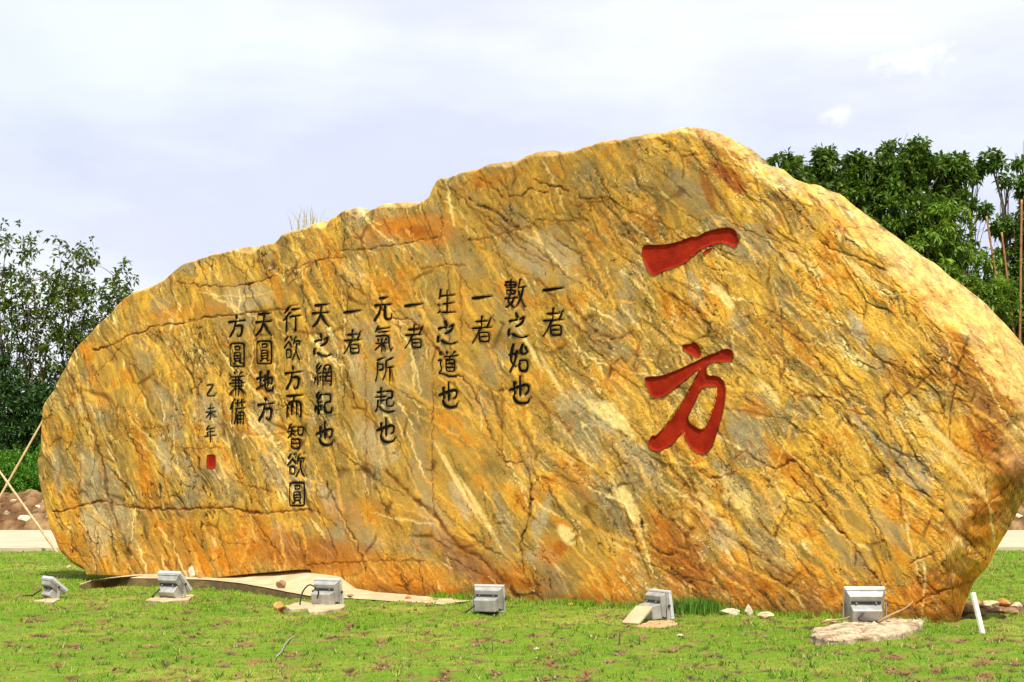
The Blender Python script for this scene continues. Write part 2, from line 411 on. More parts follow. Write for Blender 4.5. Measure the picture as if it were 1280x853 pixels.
tag(link('soil_crumbs', npmesh('soil_crumbs', TV.reshape(-1, 3), TF, M_soil, False, TC)), 'brown soil crumbs lying in the bare seams of the lawn', 'soil crumbs', kind='stuff')
nk = 1500; yk = 1 / (1 / 10.5 + (1 / 28. - 1 / 10.5) * rng.random(nk)); xk = (rng.random(nk) * 2 - 1) * yk * .335
kk = ~slab_mask(xk, yk) & (((np.stack([xk, yk], -1) - P0) @ NN) > .1) & (bare_field(xk, yk) < .3); xk, yk = np.repeat(xk[kk], 9), np.repeat(yk[kk], 9); nk = len(xk)
xk = xk + rng.normal(size=nk) * .018; yk = yk + rng.normal(size=nk) * .018; hk = .03 + .04 * rng.random(nk); ak = rng.random(nk) * 6.28; lk = rng.random(nk) * 6.28; wk_ = .006
KV = np.stack([np.stack([xk - np.cos(ak) * wk_, yk - np.sin(ak) * wk_, 0 * xk], -1), np.stack([xk + np.cos(ak) * wk_, yk + np.sin(ak) * wk_, 0 * xk], -1), np.stack([xk + hk * .7 * np.cos(lk), yk + hk * .7 * np.sin(lk), hk], -1)], 1)
KC = np.repeat(cmix(np.broadcast_to(np.array([.09, .22, .012]), (nk, 3)), (.40, .38, .10), (rng.random(nk) < .25) * 1.0), 3, 0)
tag(link('grass_tussocks', npmesh('grass_tussocks', KV.reshape(-1, 3), np.arange(nk * 3).reshape(-1, 3), M_blade, False, KC)), 'small darker tussocks standing out of the short turf', 'grass', kind='stuff')

# ================================================================ THE BOULDER
TOP = [(59, 575), (60, 560), (63, 535), (68, 510), (76, 490), (88, 468), (100, 448), (115, 430), (130, 412), (145, 397), (160, 382), (175, 370), (190, 362), (210, 353), (225, 345), (240, 332), (260, 325), (285, 318), (300, 313), (320, 308), (335, 311), (348, 304), (362, 302), (370, 292), (385, 286), (400, 280), (412, 277), (425, 281), (432, 272), (440, 266), (450, 260), (460, 261), (470, 268), (480, 260), (492, 255), (510, 253), (530, 253), (545, 248), (552, 244), (556, 235), (565, 225), (580, 220), (598, 214), (615, 210), (625, 205), (640, 201), (655, 201), (668, 194), (680, 190), (692, 188), (705, 191), (720, 191), (735, 188), (750, 182), (765, 175), (775, 174), (790, 174), (805, 170), (820, 166), (835, 167), (850, 162), (865, 160), (880, 161), (895, 165), (915, 173), (935, 185), (950, 195), (962, 205), (980, 213), (995, 225), (1010, 230), (1025, 232), (1045, 242), (1065, 255), (1085, 270), (1105, 285), (1130, 303), (1150, 318), (1170, 330), (1190, 348), (1210, 362), (1235, 382), (1250, 398), (1265, 415), (1280, 432), (1300, 460), (1318, 500), (1323, 540)]
BL = [(59, 575), (60, 600), (64, 625), (72, 650), (82, 680), (92, 700), (105, 712), (122, 718)]
BR = [(1323, 540), (1316, 575), (1298, 603), (1280, 625), (1261, 661), (1246, 686), (1236, 708), (1219, 725), (1212, 740), (1204, 762), (1198, 782)]
tS, tZ = rock_sz(*np.array(TOP, float).T, 0.0)
_k = np.linspace(0, len(tS) - 1, 230); _s = np.interp(_k, np.arange(len(tS)), tS); _z = np.interp(_k, np.arange(len(tS)), tZ)
_e = np.minimum(1, np.minimum(_k, len(tS) - 1 - _k) / 6)                # chips and small steps along the crest
tS, tZ = _s, _z + _e * (0.018 * noise(_s * 5, _s * 0, 81) + 0.030 * np.round(1.5 * noise(_s * 2.2, _s * 0 + 3, 82)) / 1.5)
lS, lZ = rock_sz(*np.array(BL, float).T, 0.0)
rS, rZ = rock_sz(*np.array(BR, float).T, 0.0)
smin, smax = tS[0], tS[-1]
# underside between the two ends
uS1, _ = rock_sz(np.array([290.]), np.array([715.]), FACE); uS2, _ = rock_sz(np.array([388.]), np.array([715.]), FACE)
under = lambda s: np.interp(s, [lS[-1], uS1[0] - .6, uS1[0], uS2[0] - .25, uS2[0], uS2[0] + .12, uS2[0] + .5, rS[-1]], [0.10, 0.10, 0.18, 0.305, 0.31, 0.12, -0.15, -0.15])
NC, NR = 1120, 500
tt = np.linspace(0, 1, NC)
sc_ = smin + (smax - smin) * (0.80 * tt + 0.20 * (0.5 - 0.5 * np.cos(np.pi * tt)))
ztop = np.interp(sc_, tS, tZ)
# rS decreasing: sort
o_ = np.argsort(rS)
zb_r = np.interp(sc_, rS[o_], rZ[o_])
zbot = np.where(sc_ < lS[-1], np.interp(sc_, lS, lZ), np.where(sc_ > rS[-1], zb_r, under(sc_)))
zbot = np.minimum(zbot, ztop)
v = np.linspace(0, 1, NR)[:, None]
S = np.broadcast_to(sc_[None, :], (NR, NC)).copy()
Z = zbot[None, :] * (1 - v) + ztop[None, :] * v                 # row 0 bottom, last row top
rimS = np.concatenate([lS[::-1], tS[1:], rS[1:]]); rimZ = np.concatenate([lZ[::-1], tZ[1:], rZ[1:]])
rim = np.stack([rimS, rimZ], -1)
rd = poly_dist(S, Z, rim)
rd[-1, :] = 0.0
rd[0, (sc_ < lS[-1]) | (sc_ > rS[-1])] = 0.0
# bevel width along the rim
X0 = rock_xyz(S, Z, np.full(S.shape, FACE * .6)); U, Vp = project(X0)
w_ = np.interp(U, [40, 110, 180, 300, 880, 990, 1080, 1160, 1330], [0.32, 0.16, 0.12, 0.11, 0.13, 0.20, 0.30, 0.42, 0.46])
w_ = lerp(w_, 0.34, ss(560, 640, Vp) * (U > 900))
w_ = w_ * (1 + 0.5 * fbm(U / 60, Vp / 60, 3, 301))
t = np.clip(rd / np.maximum(w_, .05), 0, 1)
bevR = ss(1040, 1110, U) * ss(620, 520, Vp); prof = 1 - (1 - t) ** (1.7 - 0.62 * bevR)
OFF = FACE * prof
# gentle bulge of the whole face
OFF = OFF + 0.06 * ss(0, 1.2, rd) * fbm(S / 2.2, Z / 1.8, 3, 311)
# dished hollows of the top right and by the notch, lower right foot turning away
X0 = rock_xyz(S, Z, OFF); U, Vp = project(X0)

# foliation coordinates
wu = U + 13 * fbm(U / 120, Vp / 120, 3, 320) + 2.2 * fbm(U / 18, Vp / 18, 3, 323)
wv = Vp + 13 * fbm(U / 120, Vp / 120, 3, 330) + 2.2 * fbm(U / 18, Vp / 18, 3, 333)
wm = ss(380, 760, U + 0.25 * (Vp - 420))
fields = []
for th, sd in ((math.radians(67), 0), (math.radians(51), 500)):
    a = wu * math.cos(th) + wv * math.sin(th); c = -wu * math.sin(th) + wv * math.cos(th)
    D = {}
    D['a'] = a; D['c'] = c
    D['streak'] = fbm(c / 13, a / 95, 4, 1 + sd, 0.6)
    D['fine'] = fbm(c / 3.6, a / 20, 3, 11 + sd, 0.6)
    D['vein'] = 1 - np.abs(fbm(c / 17, a / 150, 3, 21 + sd)) * 4.2
    D['vein2'] = 1 - np.abs(fbm(c / 26, a / 120, 3, 27 + sd)) * 3.6
    D['crk'] = 1 - np.abs(fbm(c / 26, a / 100, 4, 31 + sd, 0.6)) * 5.0
    D['crk2'] = 1 - np.abs(fbm(c / 10, a / 50, 3, 37 + sd, 0.6)) * 4.0
    D['hair'] = 1 - np.abs(fbm(c / 9, a / 85, 3, 61 + sd, .55)) * 5
    D['hair2'] = 1 - np.abs(fbm(c / 7, a / 60, 3, 67 + sd, .55)) * 5
    D['grain'] = noise(c / 2.0, a / 6.5, 71 + sd)
    D['cell'] = cells(c / 34, a / 88, 41 + sd)
    D['cell2'] = cells(c / 11, a / 30, 47 + sd)
    fields.append(D)
def F_(k): return fields[0][k] * (1 - wm) + fields[1][k] * wm
def FC(k, i): return np.where(wm < 0.5, fields[0][k][i], fields[1][k][i])
streak, fine, vein, vein2, crk, crk2 = map(F_, ('streak', 'fine', 'vein', 'vein2', 'crk', 'crk2'))
lowA = fbm(U / 150, Vp / 130, 4, 340); lowB = fbm(U / 90 + 9, Vp / 80, 4, 350); lowC = fbm(U / 55, Vp / 55, 4, 360)
mott = fbm(U / 9, Vp / 9, 4, 370, 0.65)
rough_zone = np.clip(ss(-0.15, 0.35, fbm(U / 110, Vp / 80, 3, 380)) * 0.8 + 0.35 * ss(650, 900, U), 0, 1)
SMOOTH = np.zeros(U.shape)
for cx, cy, rx, ry in [(710, 690, 75, 75), (560, 590, 60, 90), (480, 500, 60, 60), (600, 400, 70, 80), (530, 290, 55, 24), (330, 380, 80, 40), (690, 320, 50, 34), (1080, 680, 60, 50), (150, 470, 50, 40), (860, 250, 40, 40), (1060, 262, 30, 18), (430, 660, 50, 50), (240, 690, 60, 24)]:
    SMOOTH = np.maximum(SMOOTH, ss(1.15, .7, np.hypot((U - cx) / rx, (Vp - cy) / ry) + .3 * lowC))
rough_zone = rough_zone * (1 - .85 * SMOOTH); fine = fine * (1 - .55 * SMOOTH); mott = mott * (1 - .45 * SMOOTH - .5 * bevR)
def line_field(n, seed, wlo, whi, llo, lhi, spread=9):
    # long thin veins that follow the foliation, fork and taper
    r = np.random.default_rng(seed); out = np.zeros(U.shape)
    for q in range(n):
        x, y = r.uniform(70, 1300), r.uniform(180, 770)
        wmx = ss(380, 760, np.array(x + .25 * (y - 420))); th = math.radians(67 * (1 - wmx) + 51 * wmx + r.normal() * spread)
        L_ = r.uniform(llo, lhi); wd = r.uniform(wlo, whi); k_ = max(3, int(L_ / 12)); pts = [(x, y)]; dth = r.normal() * .035
        for _ in range(k_):
            th += dth + r.normal() * .09; x += L_ / k_ * math.cos(th); y += L_ / k_ * math.sin(th); pts.append((x, y))
        P_ = np.array(pts); pad = 6
        m_ = (U > P_[:, 0].min() - pad) & (U < P_[:, 0].max() + pad) & (Vp > P_[:, 1].min() - pad) & (Vp < P_[:, 1].max() + pad)
        if not m_.any(): continue
        xx, yy = wj[m_], wk[m_]; best = np.full(xx.shape, 9.0); par = np.zeros(xx.shape)
        for i_, ((ax, ay), (bx_, by_)) in enumerate(zip(pts[:-1], pts[1:])):
            ex, ey = bx_ - ax, by_ - ay; t_ = np.clip(((xx - ax) * ex + (yy - ay) * ey) / (ex * ex + ey * ey), 0, 1)
            d_ = np.hypot(xx - ax - t_ * ex, yy - ay - t_ * ey); nn_ = d_ < best; best = np.where(nn_, d_, best); par = np.where(nn_, (i_ + t_) / k_, par)
        w_l = wd * np.sqrt(np.clip(4 * par * (1 - par), 0.02, 1)); out[m_] = np.maximum(out[m_], ss(1.15, .55, best / w_l) * r.uniform(.6, 1))
    return out
wj = U + 2.2 * noise(U / 9, Vp / 9, 441) + 1.2 * noise(U / 4, Vp / 4, 443); wk = Vp + 2.2 * noise(U / 9, Vp / 9, 442) + 1.2 * noise(U / 4, Vp / 4, 444)
LV = line_field(230, 5, .8, 3.2, 35, 170); LC = line_field(130, 6, .7, 2.2, 25, 120, 14); LD = line_field(260, 7, .55, 1.3, 20, 110, 12); LR = line_field(60, 8, 1.0, 2.6, 40, 140, 30)
# --- facets and flakes
f1, ed, cid, qx, qy = [np.where(wm < 0.5, fields[0]['cell'][i], fields[1]['cell'][i]) for i in range(5)]
g1, ge, gid, hx, hy = [np.where(wm < 0.5, fields[0]['cell2'][i], fields[1]['cell2'][i]) for i in range(5)]
smoothcut = ss(0.0, 0.05, np.abs(wm - 0.5) * 2)      # the two foliations join without a step
facet = (0.016 * (cid - 0.5) + 0.024 * qx * (np.sin(cid * 91)) + 0.010 * qy * np.cos(cid * 57)) * (0.12 + 0.88 * rough_zone)
flake = (0.010 * (gid - 0.5) + 0.020 * hx * np.sin(gid * 77)) * rough_zone
hair = F_('hair') - .25 * SMOOTH; hair2 = F_('hair2') - .25 * SMOOTH; grain = noise(U / 2.3, Vp / 2.3, 371); grain2 = F_('grain')
H = facet * smoothcut + flake * smoothcut + 0.005 * streak * (.3 + rough_zone) + 0.0050 * fine * (0.3 + rough_zone) + 0.0016 * mott + 0.0012 * grain
crease = ss(0.085, 0.0, ed) * ss(-0.05, 0.3, fbm(U / 40, Vp / 40, 3, 390)) * smoothcut
crease2 = ss(0.12, 0.0, ge) * rough_zone * ss(0.0, 0.35, fbm(U / 30, Vp / 30, 3, 395)) * smoothcut
ck = ss(0.84, 0.98, crk) * ss(-0.1, 0.25, fbm(U / 70, Vp / 70, 3, 400))
ck2 = ss(0.80, 0.98, crk2) * rough_zone * ss(-0.05, 0.3, fbm(U / 45, Vp / 45, 3, 410))
H = 0.50 * H + 0.003 * LV - 0.0045 * LD - 0.004 * crease * (.3 + rough_zone) - 0.004 * crease2 - 0.005 * ck - 0.004 * ck2

# --- colours of the stone
olive, mustard, gold = srgb(168, 140, 72), srgb(198, 156, 68), srgb(234, 182, 68)
cream, orange, rust = srgb(244, 214, 134), srgb(216, 134, 34), srgb(176, 84, 16)
grey, pale, dark, brown = srgb(166, 150, 108), srgb(208, 192, 146), srgb(62, 48, 22), srgb(128, 72, 20)
C = np.broadcast_to(mustard, U.shape + (3,)).copy(); lowN0 = noise(S * 3, Z * 0, 12)
C = cmix(C, olive, ss(-0.25, 0.45, lowA + 0.25 * lowC) * 0.75)
C = cmix(C, gold, ss(0.0, 0.4, streak + 0.3 * lowB + 0.22 * ss(800, 1000, U)) * 0.8)
C = cmix(C, orange, ss(0.12, 0.55, lowB + 0.5 * streak + 0.28 * ss(600, 740, Vp) - 0.1) * 0.75)
C = cmix(C, grey, ss(0.62, 0.86, cid) * ss(0.05, 0.3, ed) * 0.55 * ss(-0.4, 0.2, -lowB))
C = cmix(C, grey, ss(0.18, 0.5, -lowB * 0.7 + 0.55 * lowC + 0.4 * streak) * 0.72)
C = cmix(C, olive * .62, ss(0.10, 0.5, -streak + .4 * lowC) * 0.55)
C = cmix(C, cream, ss(0.80, 0.97, vein) * ss(-0.1, 0.35, lowC + 0.4 * lowA) * 0.95)
C = cmix(C, gold * 1.08, ss(0.72, 0.95, vein2) * ss(-0.2, 0.3, -lowC) * 0.7)
C = cmix(C, cream, ss(0.82, 0.97, hair) * ss(-0.05, 0.3, fbm(U / 45 + 3, Vp / 45, 3, 425) + .15 * wm) * 0.85)
C = cmix(C, brown * .7, ss(0.78, 0.95, hair2) * ss(-0.1, 0.3, fbm(U / 50 + 7, Vp / 50, 3, 426)) * 0.8)
C = cmix(C, orange, ss(0.84, 0.97, 1 - np.abs(fbm(U / 50, Vp / 60, 3, 420)) * 4) * 0.5)

def blob(cx, cy, rx, ry, ang, soft=0.5, wob=0.45):
    a = math.radians(ang); x = (U - cx) * math.cos(a) + (Vp - cy) * math.sin(a); y = -(U - cx) * math.sin(a) + (Vp - cy) * math.cos(a)
    m_ = np.zeros(U.shape); sel = (np.abs(x) < rx * 2.2) & (np.abs(y) < ry * 2.2)
    r = np.hypot(x[sel] / rx, y[sel] / ry) + wob * lowN[sel]
    m_[sel] = ss(1.0 + soft / 2, 1.0 - soft / 2, r); return m_
lowN = fbm(U / 16, Vp / 16, 4, 430, .6)
GREY = [(935, 545, 44, 17, 58, .9), (868, 362, 26, 9, 68, .9), (752, 522, 26, 15, 40, .9), (712, 503, 14, 17, 70, .6), (915, 600, 34, 9, 50, .7), (795, 570, 30, 14, 40, .7), (865, 545, 20, 7, 60, .6),
        (528, 600, 60, 13, 80, .6), (548, 655, 40, 12, 60, .5), (575, 625, 26, 9, 62, .7), (630, 650, 32, 7, 70, .7), (112, 600, 34, 13, 80, .6), (72, 590, 26, 6, 85, .8), (345, 585, 26, 16, 60, .7), (205, 568, 26, 8, 75, .75),
        (412, 625, 26, 9, 62, .7), (350, 675, 24, 8, 72, .75), (470, 555, 34, 20, 50, .6), (455, 475, 40, 13, 66, .6), (690, 312, 34, 17, 30, .55), (655, 320, 36, 13, 38, .6), (1148, 602, 22, 12, 48, .9), (1072, 412, 26, 8, 68, .9),
        (1090, 545, 40, 6, 47, .9), (1125, 570, 26, 9, 40, .9), (1110, 660, 30, 12, 45, .6), (865, 245, 44, 14, 50, .6), (330, 520, 18, 26, 0, .6), (676, 650, 30, 8, 110, .8), (680, 695, 20, 9, 0, .6), (1060, 690, 40, 10, 45, .55),
        (150, 640, 60, 12, 70, .55), (120, 660, 34, 16, 80, .6), (900, 665, 30, 14, 50, .6), (730, 490, 20, 9, 50, .5), (260, 520, 30, 16, 60, .45), (310, 370, 30, 16, 0, .45), (440, 345, 24, 14, 30, .35), (640, 395, 20, 30, 0, .35), (505, 475, 10, 26, 0, .5)]
for cx, cy, rx, ry, an_, k in GREY:
    C = cmix(C, lerp(grey, pale, rnd2(np.array(cx), np.array(cy), 3) * .9), blob(cx, cy, rx, ry, an_) * k * (0.8 + 0.4 * mott))
ORNG = [(522, 284, 50, 16, -2, 1.0), (540, 298, 30, 8, 10, .8), (180, 575, 42, 9, 80, .9), (185, 620, 30, 12, 70, .6), (230, 668, 46, 20, 0, .6), (330, 668, 34, 16, 20, .55), (395, 700, 60, 24, 10, .6), (520, 725, 60, 18, 10, .6), (270, 700, 110, 14, 0, .6), (640, 722, 46, 18, 0, .6),
        (845, 700, 44, 30, 60, .7), (872, 640, 34, 16, 60, .6), (690, 690, 16, 18, 40, .9), (1190, 425, 40, 10, 45, .7), (1180, 465, 30, 12, 40, .7), (1125, 465, 20, 22, 0, .6), (945, 510, 16, 13, 0, .8), (975, 575, 30, 10, 50, .7), (1230, 560, 40, 16, 50, .7), (1245, 620, 30, 8, 110, .6), (1150, 655, 18, 12, 0, .6), (1185, 665, 14, 12, 0, .7), (585, 235, 22, 8, -20, .5), (625, 222, 26, 8, -15, .6),
        (345, 360, 26, 5, 70, .8), (120, 480, 40, 6, 70, .5), (965, 430, 30, 10, 60, .5), (990, 420, 40, 8, 55, .5), (1010, 600, 40, 8, 55, .5), (440, 640, 60, 16, 0, .4), (720, 600, 30, 16, 50, .5), (470, 290, 14, 24, 70, .6), (230, 390, 60, 9, -8, .55), (90, 625, 24, 8, 80, .6)]
for cx, cy, rx, ry, an_, k in ORNG:
    C = cmix(C, orange, blob(cx, cy, rx, ry, an_, 0.9) * k * (0.75 + 0.5 * streak))
for cx, cy, rx, ry, an_, k in [(1230, 480, 70, 26, 48, .45), (1250, 560, 60, 22, 60, .5), (1235, 650, 50, 16, 115, .5), (1180, 740, 50, 30, 0, .45), (960, 735, 90, 24, 10, .4), (850, 690, 60, 26, 60, .45), (400, 690, 80, 18, 5, .35), (585, 700, 60, 20, 40, .4), (900, 180, 40, 10, 40, .4), (912, 222, 28, 10, 42, .8), (885, 240, 30, 5, 70, .6), (520, 290, 20, 8, 0, .6), (700, 685, 8, 10, 0, .5), (640, 728, 34, 8, 10, .5), (1215, 640, 36, 9, 115, .5), (1225, 545, 24, 6, 50, .6), (1165, 470, 20, 7, 30, .6), (985, 570, 16, 6, 0, .6)]:
    C = cmix(C, rust, blob(cx, cy, rx, ry, an_, 0.8) * k)
C = cmix(C, srgb(240, 182, 78), LV * .75); C = cmix(C, cream, LC * .85); C = cmix(C, brown, LR * .45); C = cmix(C, dark, LD * .72)
for cx, cy, rx, ry, an_, k in [(707, 668, 15, 8, 45, .95), (765, 520, 22, 11, 35, .95), (742, 508, 10, 6, 30, .8), (785, 540, 14, 6, 50, .8), (780, 620, 26, 9, 55, .8), (795, 645, 26, 6, 60, .7), (905, 372, 24, 5, 48, .9), (1060, 440, 18, 7, 50, .9), (1075, 452, 14, 5, 55, .8), (920, 620, 30, 12, 50, .6), (880, 630, 20, 8, 50, .5), (1005, 330, 34, 6, 30, .6), (1080, 345, 40, 5, 42, .6), (1060, 300, 24, 5, 30, .6), (960, 490, 20, 6, 45, .6), (660, 430, 36, 3, 62, .8), (690, 470, 30, 3, 60, .7), (570, 600, 60, 3, 60, .8), (600, 640, 50, 3, 60, .7), (1170, 540, 60, 5, 45, .6), (1200, 590, 50, 4, 45, .6)]:
    C = cmix(C, cream, blob(cx, cy, rx, ry, an_, 0.6) * k)

